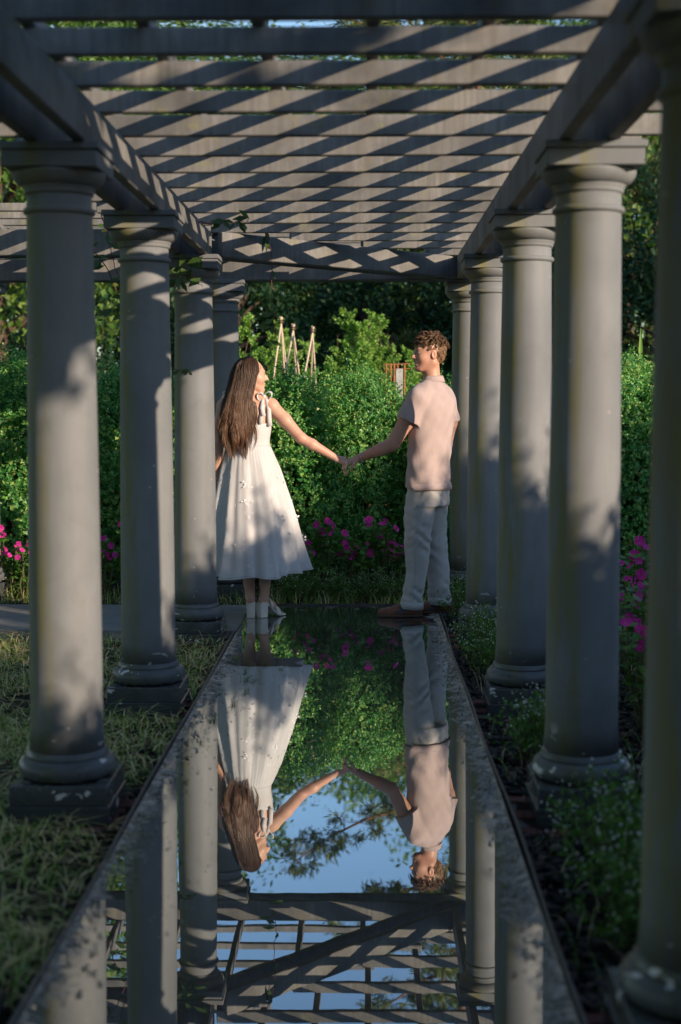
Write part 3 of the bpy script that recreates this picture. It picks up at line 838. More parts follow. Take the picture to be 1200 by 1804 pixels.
# --- climber added over the unseen near roof end to block sky and sun
r = rng(66); n = 9000
P = np.stack([r.uniform(-1.5, 1.2, n), r.uniform(-.2, 3.25, n), np.zeros(n)], 1)
P[:, 2] = 2.53 + r.uniform(0, 1, n) ** 1.3 * (.22 + .10 * np.sin(3 * P[:, 0] + 1) * np.sin(2.3 * P[:, 1]) + .08 * np.sin(7 * P[:, 0] + 5 * P[:, 1]))
lv = Leaves(); lv.add(P, norm(rdir(r, n) * np.array([1, 1, .4])), norm(np.array([0, 0, 1.]) + .7 * rdir(r, n)), .13 * r.uniform(.6, 1.3, n), .085)
mat_ = empty('shade_climber', (-.2, 1.5, 2.5)); o_ = obj('leaves', lv.mesh('leaves'), M['vine_leaf'], mat_); o_.location = (.2, -1.5, -2.5)
tb = Tubes()
for k in range(26):
    x0 = r.uniform(-1.4, 1.1); ys = np.linspace(-.2, 3.2, 9); tb.add(np.stack([x0 + np.cumsum(r.normal(0, .07, 9)), ys, 2.545 + r.uniform(0, .12, 9)], 1), np.linspace(.014, .004, 9), 5)
o_ = obj('stems', tb.mesh('stems'), M['bark'], mat_); o_.location = (.2, -1.5, -2.5)
tag(mat_, 'leafy climber added unseen over the near end of the roof to keep light off it', 'shade_climber')

# --- feathery light green bush
def plume_meshes(seed):
    r = rng(seed); lv = Leaves(); tb = Tubes()
    for k in range(26):
        a = r.uniform(0, 6.28); q = r.uniform(.05, 1) ** .7
        top = np.array([cos(a) * q * 1.0, sin(a) * q * .6, (2.75 - 1.0 * q ** 1.6) * r.uniform(.86, 1.04)])
        b = np.array([cos(a) * .15, sin(a) * .15, 0])
        pts = [b + (top - b) * f + np.array([cos(a), sin(a), 0]) * .18 * sin(f * pi) for f in np.linspace(0, 1, 7)]
        tb.add(pts, np.linspace(.022, .004, 7), 5)
        for q2 in range(26):
            f = r.uniform(.25, 1.0); i = min(int(f * 6), 5); c = pts[i] + (pts[i + 1] - pts[i]) * (f * 6 - i)
            d = norm(rdir(r, 1)[0] * np.array([1, 1, .35]) + np.array([0, 0, .75])) 
            ln = .34 * (1.15 - f * .75) * r.uniform(.6, 1.2)
            n = 46; u = np.linspace(.05, 1, n)
            base = c + d * (ln * u)[:, None]
            lv.add(base, norm(rdir(r, n) * .9 + d * .9), norm(rdir(r, n) + np.array([0, -.4, .5])), .070 * (1.1 - .6 * u), .019)
    return lv.mesh('foliage'), tb.mesh('branches')
PLM = [plume_meshes(71), plume_meshes(72)]
for (x, y, s, rz, i, lb) in ((-0.30, 15.4, 1.02, 0.0, 0, 'feathery light green bush in the middle above the hedge'),
                             (-1.1, 15.0, .90, 1.3, 1, 'lower feathery light green bush right of the woman\'s head behind the stakes'),
                             (0.10, 15.9, .93, 2.4, 1, 'feathery light green bush left of the man\'s head'),
                             (-3.6, 15.2, .68, 4.2, 0, 'feathery light green bush at the left picture edge behind the hedge')):
    plant_thing('feathery_bush', PLM[i], (M['plume'], M['bark']), (x, y, -.16), rz, (s, s, s), lb, 'bush')

# --- bamboo stake tripods, rusty trellis, grey board, banana plant
def at(px, py, y):
    return np.array([(px - 644.5) / 2505.0 * y, y, 1.39 - (py - 707) / 2505.0 * y])
def tripod(apex, feet, y, label):
    a = at(*apex, y); e = empty('bamboo_tripod', (a[0], y, -.16)); tag(e, label, 'plant stakes', 'bamboo stake tripods')
    o = np.array([a[0], y, -.16])
    for k, (fx, fy) in enumerate(feet):
        f = at(fx, fy, y + (-.16, .2, .05, .1)[k]); d = f - a; top = a - d / np.linalg.norm(d) * .07
        g = a + d * ((a[2] + .14) / max(.05, a[2] - f[2]))
        g = a + (g - a) * min(1.0, 2.3 / np.linalg.norm(g - a))
        t = Tubes(); ps = [top + (g - top) * q for q in np.linspace(0, 1, 8)]
        t.add([p - o for p in ps], .0095, 7)
        obj('stake', t.mesh('stake'), M['bamboo'], e)
    t = Tubes(); an = np.linspace(0, 4 * pi, 20)
    t.add([np.array([.03 * cos(q), .03 * sin(q), a[2] + .16 + .002 * k]) for k, q in enumerate(an)], .005, 5)
    obj('binding', t.mesh('binding'), M['bark'], e)
tripod((496, 572), [(486, 640), (505, 650), (501, 650)], 13.6, 'leftmost bamboo stake tripod rising above the hedge')
tripod((517, 584), [(505, 650), (521, 650), (526, 650)], 13.9, 'middle bamboo stake tripod rising above the hedge')
tripod((551, 588), [(541, 640), (549, 650), (555, 650)], 13.7, 'rightmost bamboo stake tripod rising above the hedge')

def bars(name, mat, specs, parent):
    for nm, a, b, r_ in specs:
        t = Tubes(); t.add([a, (np.array(a) + np.array(b)) / 2, b], r_, 4); obj(nm, t.mesh(nm, False), mat, parent)
o = at(690, 640, 14.5)
e = empty('trellis', (o[0], 14.5, -.16)); tag(e, 'rusty orange wooden trellis fence glimpsed over the hedge left of the man', 'trellis')
L_ = lambda px, py: at(px, py, 14.5) - np.array([o[0], 14.5, -.16])
sp = [('rail', L_(676, 644), L_(722, 641), .008), ('rail', L_(676, 652), L_(722, 650), .007)]
for px in (680, 688, 694, 700, 712):
    top = L_(px, 641); sp.append(('upright', top, np.array([top[0], 0, 0]), .011))
bars('trellis', M['rust'], sp, e)
p = at(703, 650, 14.2)
e2 = empty('sign_board', (p[0], 14.2, -.16)); tag(e2, 'small pale grey board standing behind the hedge below the trellis', 'board')
obj('panel', box_mesh('panel', -.035, .035, -.01, .01, p[2] - .25, p[2] + .16, .004), M['board'], e2)
obj('post', box_mesh('post', -.02, .02, .011, .04, 0, p[2] + .1, .003), M['bark'], e2)
# banana plant: a few upright broad leaves
e3 = empty('banana_plant', at(1124, 640, 13.5) * np.array([1, 1, 0]) + np.array([0, 0, -.16])); tag(e3, 'banana plant with a pale upright rolled leaf above the right hedge', 'plant')
t = Tubes(); t.add([(0, 0, 0), (.01, 0, .8), (0, 0, 1.6)], [.07, .06, .03], 8); obj('stalk', t.mesh('stalk'), M['stem'], e3)
for k, (dx, dy, up, wd) in enumerate([(.0, .0, 2.22, .022), (.22, .05, 1.98, .12), (-.18, .0, 1.96, .12), (.05, .28, 1.9, .14)]):
    f = np.linspace(0, 1, 9); cx = dx * f ** 1.2; cy = dy * f ** 1.2; cz = 1.5 + (up - 1.5) * (f if k == 0 else np.sin(f * 2.0) / np.sin(1.2) * .8)
    ww = wd * np.sin(np.clip(f, .03, .97) * pi) ** .6
    V = []
    for i in range(9):
        V += [(cx[i] - ww[i], cy[i], cz[i] + .02), (cx[i], cy[i] + .01, cz[i]), (cx[i] + ww[i], cy[i], cz[i] + .02)]
    F = [(3 * i + j, 3 * i + j + 1, 3 * i + 4 + j, 3 * i + 3 + j) for i in range(8) for j in range(2)]
    obj('leaf', py_mesh('leaf', V, F, True), M['plume'], e3)

# --- bedding flowers
def bloom_mesh():
    V = []; F = []
    r = rng(81)
    for k in range(5):
        a = k * 2 * pi / 5; d = np.array([cos(a), sin(a), 0]); s = np.array([-sin(a), cos(a), 0]); n = len(V)
        R_ = .023
        V += [d * .002, d * R_ * .6 + s * R_ * .52 + np.array([0, 0, .004]), d * R_ * 1.05 + s * R_ * .3 + np.array([0, 0, .001]), d * R_ * .92 + np.array([0, 0, .003]), d * R_ * 1.05 - s * R_ * .3 + np.array([0, 0, .001]), d * R_ * .6 - s * R_ * .52 + np.array([0, 0, .004])]
        F += [(n, n + 1, n + 2, n + 3), (n, n + 3, n + 4, n + 5)]
    return py_mesh('flower', V, F)
BLM = bloom_mesh()
def impatiens(seed, hgt):
    r = rng(seed); tb = Tubes(); lv = Leaves(); tips = []
    for k in range(9):
        a = r.uniform(0, 6.28); q = r.uniform(.02, .17)
        top = np.array([cos(a) * q, sin(a) * q, hgt * r.uniform(.72, 1.05)]); b = np.array([cos(a) * q * .25, sin(a) * q * .25, -.03])
        mid = (b + top) / 2 + r.normal(0, .02, 3)
        tb.add([b, mid, top], [.0055, .005, .003], 5)
        n = 15
        base = top + rdir(r, n) * .05 * np.array([1, 1, .9]) - np.array([0, 0, .03]); base[9:] = mid + (top - mid) * r.uniform(-.2, .9, (n - 9, 1)) + rdir(r, n - 9) * .02
        lv.add(base, norm(rdir(r, n) * np.array([1, 1, .35]) + np.array([0, 0, .1])), norm(np.array([0, 0, 1.]) + .5 * rdir(r, n)), .062 * r.uniform(.7, 1.2, n), .034, fold=.05)
        tips.append(top)
    return lv.mesh('leaves'), tb.mesh('stems'), tips
IMP = [impatiens(91, .36), impatiens(92, .40), impatiens(93, .33)]
def place_imp(i, x, y, rz, s, label, group, nf=9, seed=0):
    lv, st, tips = IMP[i]
    e = empty('flowering_plant', (x, y, -.03), rz); e.scale = (s, s, s)
    o_ = obj('leaves', lv, M['flower_leaf'], e); o_ = obj('stems', st, M['stem'], e)
    r = rng(seed + 700)
    for k in range(nf):
        t_ = tips[k % len(tips)] + r.normal(0, .03, 3) * np.array([1, 1, .35]) + np.array([0, 0, .022])
        f = obj('flower', BLM, M['petal'], e, t_)
        f.rotation_euler = (r.normal(1.0, .45), r.normal(0, .3), r.normal(-rz, .6)); q = r.uniform(.75, 1.15); f.scale = (q, q, q)
    return tag(e, label, 'flowers', group)
k = 0
for x in (-.47, -.36, -.22, -.10, .04, .14, .24):
    place_imp(k % 3, x, 10.06 + .13 * ((k * 7) % 3), k * 2.1, 1.02 + .12 * ((k * 5) % 3), ORD[k] + ' magenta flowering plant from the woman, in the bed between the couple', 'magenta flowers between the couple', 8, k); k += 1
for x in (-2.75, -2.6, -2.45, -2.3, -1.98, -1.86, -1.74):
    place_imp(k % 3, x, 10.05 + .14 * ((k * 7) % 3), k * 2.1, 1.0 + .1 * ((k * 5) % 3), ORD[k - 7] + ' magenta flowering plant from the left picture edge, beyond the left columns', 'magenta flowers behind the left columns', 8, k); k += 1
for x, y in ((1.40, 5.75), (1.22, 6.15), (1.30, 6.5), (1.36, 6.95), (1.45, 7.4), (1.52, 7.9), (1.62, 8.3)):
    place_imp(k % 3, x, y, k * 2.1, 1.15 + .12 * ((k * 5) % 3), ORD[k - 14] + ' nearest shaded magenta flowering plant right of the nearest right column', 'magenta flowers beyond the right columns', 8, k); k += 1

# wispy plants with tiny white bracts
def wispy(seed, hgt, spread, nst):
    r = rng(seed); tb = Tubes(); lv = Leaves(); wv = Leaves()
    for k in range(nst):
        a = r.uniform(0, 6.28); q = spread * r.uniform(.1, 1)
        top = np.array([cos(a) * q, sin(a) * q, hgt * r.uniform(.55, 1.05) * (1.1 - .4 * q / spread)])
        b = np.array([cos(a) * q * .15, sin(a) * q * .15, -.03]); mid = (b * .5 + top * .5) + np.array([0, 0, .05]) + r.normal(0, .015, 3)
        tb.add([b, mid, top], [.0022, .0018, .001], 3)
        n = 9
        f = r.uniform(.25, 1, n)[:, None]; base = np.where(f < .5, b + (mid - b) * f * 2, mid + (top - mid) * (f * 2 - 1))
        lv.add(base, norm(rdir(r, n) + np.array([0, 0, .5])), rdir(r, n), .034, .011)
        n = 2
        wv.add(top + rdir(r, n) * .022, rdir(r, n), norm(rdir(r, n) + np.array([0, -1., .6])), .010, .009)
    return lv.mesh('leaves'), tb.mesh('stems'), wv.mesh('bracts')
WSP = [wispy(101, .34, .24, 60), wispy(102, .30, .26, 60)]
def place_w(i, x, y, z, s, rz, label, group):
    e = empty('wispy_plant', (x, y, z), rz); e.scale = (s, s, s)
    obj('leaves', WSP[i][0], M['flower_leaf'], e); obj('stems', WSP[i][1], M['stem'], e)
    tag(obj('bracts', WSP[i][2], M['white_petal'], e), kind='stuff')
    tag(e, label, 'plant', group)
for k, (x, y, s) in enumerate([(.66, 7.65, .95), (.73, 8.05, 1.0), (.66, 7.25, .85), (.80, 7.5, 1.0), (.62, 9.0, .9), (.78, 9.3, 1.0)]):
    place_w(k % 2, x, y, BED, s, k * 1.3, 'wispy white flecked plant by the farther right columns, number %s in depth' % ORD[[2, 3, 0, 1, 4, 5][k]], 'white flecked plants between the right columns')
for k, (x, y, s) in enumerate([(.74, 3.95, 1.0), (.80, 4.35, 1.05), (.90, 3.75, 1.1), (1.0, 4.2, 1.1), (.66, 5.55, .9), (.80, 5.85, .9), (.70, 3.6, .85), (1.05, 3.5, 1.1)]):
    place_w(k % 2, x, y, BED, s, k * 1.1, 'shaded wispy white flecked plant by the right front columns, %s nearest to the viewer' % ORD[[3, 5, 2, 4, 6, 7, 1, 0][k]], 'white flecked plants in the right foreground')
for k, x in enumerate((-.55, -.38, -.2, -.02, .12, .3, .48, .66)):
    place_w(k % 2, x, 9.84 + .05 * (k % 2), -.02, .72, k * 1.7, ORD[k] + ' low white flecked plant from the left along the front of the far bed', 'white flecked plants behind the couple')

# --- grass, mulch, litter
def blades(seed, xs, ys, zs, hmin, hmax, lean, wd):
    r = rng(seed); n = len(xs)
    a = r.uniform(0, 6.28, n); L = r.uniform(hmin, hmax, n); k = r.uniform(lean * .4, lean * 1.3, n)
    D = np.stack([np.cos(a), np.sin(a)], 1); S = np.stack([-np.sin(a), np.cos(a)], 1)
    F_ = np.linspace(0, 1, 5); V = np.zeros((n, 9, 3))
    for i, f in enumerate(F_):
        ang = k * f; rad = L * f
        hx = L * f * np.sin(np.minimum(ang, 1.9) * .75); hz = L * f * np.cos(np.minimum(ang, 1.7)) * .95
        c = np.stack([xs + D[:, 0] * hx, ys + D[:, 1] * hx, zs + np.maximum(hz, .006 + .02 * f)], 1)
        w_ = wd * (1 - f * .9)
        if i < 4:
            V[:, 2 * i] = c; V[:, 2 * i + 1] = c
            V[:, 2 * i, :2] += S * w_; V[:, 2 * i + 1, :2] -= S * w_
        else: V[:, 8] = c
    o = np.arange(n)[:, None] * 9
    T = np.array([[0, 1, 3], [0, 3, 2], [2, 3, 5], [2, 5, 4], [4, 5, 7], [4, 7, 6], [6, 7, 8]])
    return V.reshape(-1, 3), (o[:, None, :] + T[None]).reshape(-1, 3)
r = rng(120)
n = 15000
cx = r.uniform(-2.6, E_L - .02, 420); cy = r.uniform(2.4, A0 - .1, 420)
ci = r.integers(0, 420, n)
gx = cx[ci] + r.normal(0, .07, n); gy = cy[ci] + r.normal(0, .09, n)
ok = (gx < E_L - .03) & (gy < A0 - .06)
for y in YC: ok &= ~((np.abs(gx - XL) < .19) & (np.abs(gy - y) < .2))
gx, gy = gx[ok], gy[ok]
V, F = blades(121, gx, gy, np.full(len(gx), BED - .01), .06, .21, 2.2, .0028)
tag(obj('grass', arr_mesh('grass', V, F), M['grass']), 'flattened green and straw coloured grass filling the left bed', 'grass', kind='stuff')
n = 5200
gx = np.minimum(r.uniform(-2.8, E_L - .02, n), E_L - .05); gy = r.uniform(2.3, A0 - .12, n)
ok = np.ones(n, bool)
for y in YC: ok &= ~((np.abs(gx - XL) < .20) & (np.abs(gy - y) < .22))
gx, gy = gx[ok], gy[ok]
V, F = blades(124, gx, gy, BED + .01 + r.uniform(0, .05, len(gx)), .08, .24, 5.0, .0024)
tag(obj('straw_litter', arr_mesh('straw_litter', V, F), M['straw']), 'pale straw clippings strewn over the left bed', 'straw', kind='stuff')
n = 2600
gx = r.uniform(-3.2, 2.2, n); gy = A1 + .04 + np.abs(r.normal(0, .22, n))
V, F = blades(122, gx, gy, np.full(n, -.03), .05, .20, 1.1, .0026)
tag(obj('grass', arr_mesh('grass', V, F), M['grass']), 'thin tufts of grass along the front of the far flower bed', 'grass', kind='stuff')
n = 1500
gx = r.uniform(E_R + .05, 1.6, n); gy = r.uniform(2.6, A1 - .1, n)
V, F = blades(123, gx, gy, np.full(n, BED - .02), .05, .22, 1.3, .0026)
tag(obj('grass', arr_mesh('grass', V, F), M['grass']), 'sparse weeds and grass blades in the right mulch bed', 'grass', kind='stuff')

def chips(name, xs, ys, z, smin, smax, mat, label, flat=.35, seed=5):
    r = rng(seed); n = len(xs)
    B = np.array(box_vf(-1, 1, -1, 1, -1, 1)[0]); Fc = np.array(box_vf(-1, 1, -1, 1, -1, 1)[1])
    s = r.uniform(smin, smax, (n, 1)) * np.stack([r.uniform(.7, 1.8, n), r.uniform(.4, .9, n), np.full(n, flat)], 1)
    V = B[None] * s[:, None] * r.uniform(.7, 1.2, (n, 8, 3))
    a = r.uniform(0, 6.28, n); t_ = r.normal(0, .45 if flat > .2 else .03, n)
    c, s_ = np.cos(a)[:, None], np.sin(a)[:, None]; ct, st_ = np.cos(t_)[:, None], np.sin(t_)[:, None]
    X = V[..., 0] * ct + V[..., 2] * st_; Z = -V[..., 0] * st_ + V[..., 2] * ct; Y = V[..., 1]
    V = np.stack([X * c - Y * s_ + xs[:, None], X * s_ + Y * c + ys[:, None], Z + z[:, None]], -1)
    Fq = (np.arange(n)[:, None, None] * 8 + Fc[None]).reshape(-1, 4)
    return tag(obj(name, arr_mesh(name, V.reshape(-1, 3), Fq), mat), label, name.replace('_', ' '), kind='stuff')
n = 9000
gx = E_R + .02 + r.uniform(0, 1, n) ** 1.4 * 1.5; gy = r.uniform(2.6, A1, n)
ok = np.ones(n, bool)
for y in YC: ok &= ~((np.abs(gx - XR) < .24) & (np.abs(gy - y) < .24))
gx, gy = gx[ok], gy[ok]
chips('mulch', gx, gy, BED + r.uniform(-.012, .012, len(gx)), .007, .02, M['mulch'], 'dark wood mulch covering the right bed', .5, 6)
n = 5000
gx = r.uniform(-3.6, 2.4, n); gy = r.uniform(A1 + .02, 10.9, n)
chips('mulch', gx, gy, -.02 + r.uniform(-.012, .012, n), .008, .022, M['mulch'], 'dark mulch of the flower bed under the hedge', .5, 7)
n = 1800
gx = r.uniform(-2.4, E_L - .02, n); gy = r.uniform(2.6, A0 - .1, n)
chips('mulch', gx, gy, BED + r.uniform(-.01, .012, n), .006, .016, M['mulch'], 'dark mulch showing between the grass of the left bed', .5, 8)
# flecks floating on the water
n = 420
gx = np.concatenate([-.78 + np.abs(r.normal(0, .16, 260)), r.uniform(-.72, -.25, 160)]); gy = np.concatenate([r.uniform(3.6, 8.3, 260), r.normal(7.3, .6, 160)])
ok = (gx < .4) & (gx > -.765) & (gy < 9.3)
chips('floating_litter', gx[ok], gy[ok], np.full(ok.sum(), .002), .0015, .0045, M['chip'], 'pale flecks of plant litter floating on the water', .10, 9)
n = 90
gx = r.uniform(-.7, .4, n); gy = r.uniform(2.8, 8.5, n)
chips('floating_litter', gx, gy, np.full(n, .0025), .0015, .0045, M['mulch'], 'sparse dark bits floating on the water', .12, 10)
n = 900
s_ = r.uniform(size=n) < .5
gx = np.where(s_, E_L + .012 + np.abs(r.normal(0, .05, n)), E_R - .014 - np.abs(r.normal(0, .045, n))); gy = r.uniform(2.6, 8.3, n)
chips('floating_litter', gx, gy, np.full(n, .005), .002, .007, M['chip'], 'bits of dry litter caught along both edges of the water', .25, 12)
# small sedge tufts standing in the water near the left edging
for k, (x, y, s) in enumerate([(-.615, 7.22, 1.0), (-.59, 7.02, 1.2), (-.555, 7.0, .9), (-.57, 6.72, .9), (-.61, 6.45, 1.1), (-.66, 6.1, .9), (-.67, 5.7, .8), (-.70, 7.6, .9), (-.53, 7.45, .7), (-.44, 7.3, .6), (-.66, 5.1, .7), (-.56, 4.2, .6)]):
    nb = 16; rr_ = rng(300 + k)
    V, F = blades(310 + k, rr_.normal(0, .008, nb), rr_.normal(0, .008, nb), np.full(nb, -.004), .03, .075, 1.5, .0016)
    o_ = obj('sedge_tuft', arr_mesh('sedge_tuft', V, F), M['flower_leaf'], None, (x, y, 0)); o_.scale = (s, s, s * .75)
    tag(o_, 'tiny green sedge tuft in the water near the left edging, %s nearest to the viewer' % ORD[[8, 7, 6, 5, 4, 3, 2, 11, 10, 9, 1, 0][k]], 'tuft', 'sedge tufts in the water')

# --- vines trailing from the pergola
def vine(pts, label, seed, nl=14, L=.07, rad=.0035, clump=None):
    r = rng(seed); P = np.array(pts, float); o_ = P[0].copy()
    f = np.linspace(0, len(P) - 1, len(P) * 5); Q = np.stack([np.interp(f, range(len(P)), P[:, i]) for i in range(3)], 1) - o_
    Q += np.cumsum(r.normal(0, .006, Q.shape), 0)
    e = empty('vine', o_); tb = Tubes(); tb.add(Q, np.linspace(rad, rad * .5, len(Q)), 5); obj('stem', tb.mesh('stem'), M['vine_stem'], e)
    for k in range(nl):
        b = Q[r.integers(2, len(Q))] if clump is None else np.array(clump) - o_ + r.normal(0, .05, 3)
        lv = Leaves(); d = norm(np.array([r.normal(), -abs(r.normal()) * .5, r.normal(-.5, .4)])); ln = L * r.uniform(.6, 1.3)
        lv.add(np.array([[0, 0, 0.]]), d[None], norm(np.array([[r.normal(0, .4), -1., .5]])), np.array([ln]), np.array([ln * .42]), fold=.1)
        obj('leaf', lv.mesh('leaf'), M['vine_leaf'], e, b)
    return tag(e, label, 'vine')
vine([at(462, 385, 8.75), at(474, 420, 8.7), at(481, 470, 8.7), at(484, 520, 8.7), at(490, 560, 8.7), at(488, 590, 8.7)], 'long thin reddish vine hanging from the roof above the woman', 401, 13, .085)
vine([at(352, 392, 7.6), at(385, 395, 7.55), at(415, 392, 7.5), at(440, 402, 7.5)], 'short leafy vine shoot with one red leaf lying along a rafter on the left', 402, 12, .08)
vine([at(296, 470, 8.25), at(312, 478, 8.2), at(330, 480, 8.2), at(340, 500, 8.2)], 'tuft of green vine leaves at the capital of the third left column', 403, 12, .12, clump=at(322, 478, 8.2))
vine([at(178, 372, 8.2), at(188, 420, 8.1), at(196, 470, 8.1), at(206, 520, 8.1), at(196, 600, 8.1)], 'tangled thin vine hanging between the first two left columns', 404, 16, .08)
vine([at(160, 420, 8.0), at(180, 470, 8.0), at(205, 530, 8.0), at(185, 560, 8.0), at(176, 600, 8.0)], 'second thin vine looping behind the nearest left column', 405, 12, .08)
vine([at(300, 640, 8.30), at(309, 660, 8.28), at(318, 658, 8.28), at(330, 660, 8.28)], 'small vine sprig clinging to the third left column', 406, 6, .05)

# ------------------------------------------------------------------ people (implicit surfaces, meshed as one skin)
class Field:
    def __init__(s, lo, hi, res):
        s.lo = np.array(lo, np.float32); s.res = res
        s.n = np.ceil((np.array(hi) - s.lo) / res).astype(int) + 1
        s.V = np.full(tuple(s.n), 0.5, np.float32)
        s.ax = [s.lo[i] + res * np.arange(s.n[i], dtype=np.float32) for i in range(3)]
    def blk(s, lo, hi, pad):
        sl = []
        for i in range(3):
            a = int(max(0, np.floor((lo[i] - pad - s.lo[i]) / s.res))); b = int(min(s.n[i], np.ceil((hi[i] + pad - s.lo[i]) / s.res) + 1))
            sl.append(slice(a, max(a, b)))
        sl = tuple(sl)
        return sl, s.ax[0][sl[0]][:, None, None], s.ax[1][sl[1]][None, :, None], s.ax[2][sl[2]][None, None, :]
    @staticmethod
    def smin(a, b, k):
        if k <= 0: return np.minimum(a, b)
        h = np.clip(0.5 + 0.5 * (b - a) / k, 0, 1)
        return b * (1 - h) + a * h - k * h * (1 - h)
    def put(s, sl, d, k, sub=False):
        if sub: s.V[sl] = -s.smin(-s.V[sl], d, k)
        else: s.V[sl] = s.smin(s.V[sl], d, k)
    def cone(s, a, b, ra, rb, k=0.01, cut=None):
        a = np.array(a, float); b = np.array(b, float); R = max(ra, rb)
        sl, X, Y, Z = s.blk(np.minimum(a, b) - R, np.maximum(a, b) + R, k + 4 * s.res)
        ba = b - a; L2 = float(ba @ ba) + 1e-12
        t = np.clip(((X - a[0]) * ba[0] + (Y - a[1]) * ba[1] + (Z - a[2]) * ba[2]) / L2, 0, 1)
        d = np.sqrt((X - a[0] - t * ba[0]) ** 2 + (Y - a[1] - t * ba[1]) ** 2 + (Z - a[2] - t * ba[2]) ** 2) - (ra + (rb - ra) * t)
        if cut is not None:
            q, n = np.array(cut[0], float), np.array(cut[1], float); n = n / np.linalg.norm(n)
            d = np.maximum(d, (X - q[0]) * n[0] + (Y - q[1]) * n[1] + (Z - q[2]) * n[2])
        s.put(sl, d.astype(np.float32), k)
    def chain(s, pts, rad, k=0.01):
        for i in range(len(pts) - 1): s.cone(pts[i], pts[i + 1], rad[i], rad[i + 1], k)
    def ell(s, c, r, k=0.01, rz=0.0, sub=False):
        c = np.array(c, float); r = np.array(r, float); R = r.max()
        sl, X, Y, Z = s.blk(c - R, c + R, k + 4 * s.res)
        x, y = X - c[0], Y - c[1]; cc, ss = cos(rz), sin(rz)
        u, v, w_ = (x * cc + y * ss) / r[0], (-x * ss + y * cc) / r[1], (Z - c[2]) / r[2]
        k0 = np.sqrt(u * u + v * v + w_ * w_); k1 = np.sqrt((u / r[0]) ** 2 + (v / r[1]) ** 2 + (w_ / r[2]) ** 2) + 1e-9
        s.put(sl, (k0 * (k0 - 1) / k1).astype(np.float32), k, sub)
    def stack(s, lev, k=0.02, rz=0.0, disp=None):
        """lev rows: z, cx, cy, a, b"""
        A = np.array(lev, float); o = np.argsort(A[:, 0]); A = A[o]
        R = max(A[:, 3].max(), A[:, 4].max())
        lo = [A[:, 1].min() - R, A[:, 2].min() - R, A[0, 0]]; hi = [A[:, 1].max() + R, A[:, 2].max() + R, A[-1, 0]]
        sl, X, Y, Z = s.blk(lo, hi, k + 4 * s.res)
        z = np.clip(Z, A[0, 0], A[-1, 0])
        def itp(col):
            zz = np.linspace(A[0, 0], A[-1, 0], 200); v = np.interp(zz, A[:, 0], A[:, col])
            kk = np.exp(-0.5 * (np.arange(-14, 15) / 6.0) ** 2); kk /= kk.sum()
            v = np.convolve(np.pad(v, 14, mode='edge'), kk, mode='valid')
            return np.interp(z.ravel(), zz, v).reshape(z.shape)
        cx, cy, a, b = itp(1), itp(2), itp(3), itp(4)
        x, y = X - cx, Y - cy; cc, ss = cos(rz), sin(rz)
        u, v = (x * cc + y * ss) / a, (-x * ss + y * cc) / b
        k0 = np.sqrt(u * u + v * v) + 1e-6; k1 = np.sqrt((u / a) ** 2 + (v / b) ** 2) + 1e-6
        d = k0 * (k0 - 1) / k1
        d = np.maximum(d, np.abs(Z - (A[0, 0] + A[-1, 0]) / 2) - (A[-1, 0] - A[0, 0]) / 2)
        if disp is not None: d = d + disp(X, Y, Z)
        s.put(sl, d.astype(np.float32), k)
    def add(s, f):
        X, Y, Z = s.ax[0][:, None, None], s.ax[1][None, :, None], s.ax[2][None, None, :]
        s.V += f(X, Y, Z).astype(np.float32)
    def cutplane(s, q, n):
        X, Y, Z = s.ax[0][:, None, None], s.ax[1][None, :, None], s.ax[2][None, None, :]
        n = np.array(n, float); n /= np.linalg.norm(n)
        s.V = np.maximum(s.V, ((X - q[0]) * n[0] + (Y - q[1]) * n[1] + (Z - q[2]) * n[2]).astype(np.float32))
    def mesh(s, name):
        V = s.V; S = V < 0
        n = [k - 1 for k in V.shape]
        cnt = np.zeros(n, np.uint8); cs = [(i, j, k) for i in (0, 1) for j in (0, 1) for k in (0, 1)]
        for (i, j, k) in cs: cnt += S[i:i + n[0], j:j + n[1], k:k + n[2]]
        act = (cnt > 0) & (cnt < 8)
        ijk = np.argwhere(act); idx = np.full(n, -1, np.int32); idx[act] = np.arange(len(ijk))
        acc = np.zeros((len(ijk), 3)); num = np.zeros(len(ijk))
        cv = {c: V[ijk[:, 0] + c[0], ijk[:, 1] + c[1], ijk[:, 2] + c[2]] for c in cs}
        for c in cs:
            for ax in range(3):
                if c[ax] == 0:
                    c2 = list(c); c2[ax] = 1; c2 = tuple(c2)
                    va, vb = cv[c], cv[c2]; m = (va < 0) != (vb < 0)
                    t = np.where(m, va / np.where(m, va - vb, 1), 0)
                    p = np.repeat(np.array(c, float)[None], len(t), 0); p[:, ax] += t
                    acc += p * m[:, None]; num += m
        P = s.lo + s.res * (ijk + acc / num[:, None])
        Q = []
        for ax in range(3):
            a = [slice(None)] * 3; b = [slice(None)] * 3; a[ax] = slice(0, -1); b[ax] = slice(1, None)
            m = S[tuple(a)] != S[tuple(b)]; e = np.argwhere(m)
            o1, o2 = [(1, 2), (2, 0), (0, 1)][ax]
            e = e[(e[:, o1] > 0) & (e[:, o2] > 0) & (e[:, o1] < n[o1]) & (e[:, o2] < n[o2])]
            ins = S[e[:, 0], e[:, 1], e[:, 2]]
            def cell(d1, d2):
                q = e.copy(); q[:, o1] -= d1; q[:, o2] -= d2; return idx[q[:, 0], q[:, 1], q[:, 2]]
            q = np.stack([cell(1, 1), cell(0, 1), cell(0, 0), cell(1, 0)], 1)
            q[~ins] = q[~ins][:, ::-1]
            Q.append(q)
        Q = np.concatenate(Q); Q = Q[(Q >= 0).all(1)]
        return arr_mesh(name, P, Q, True)

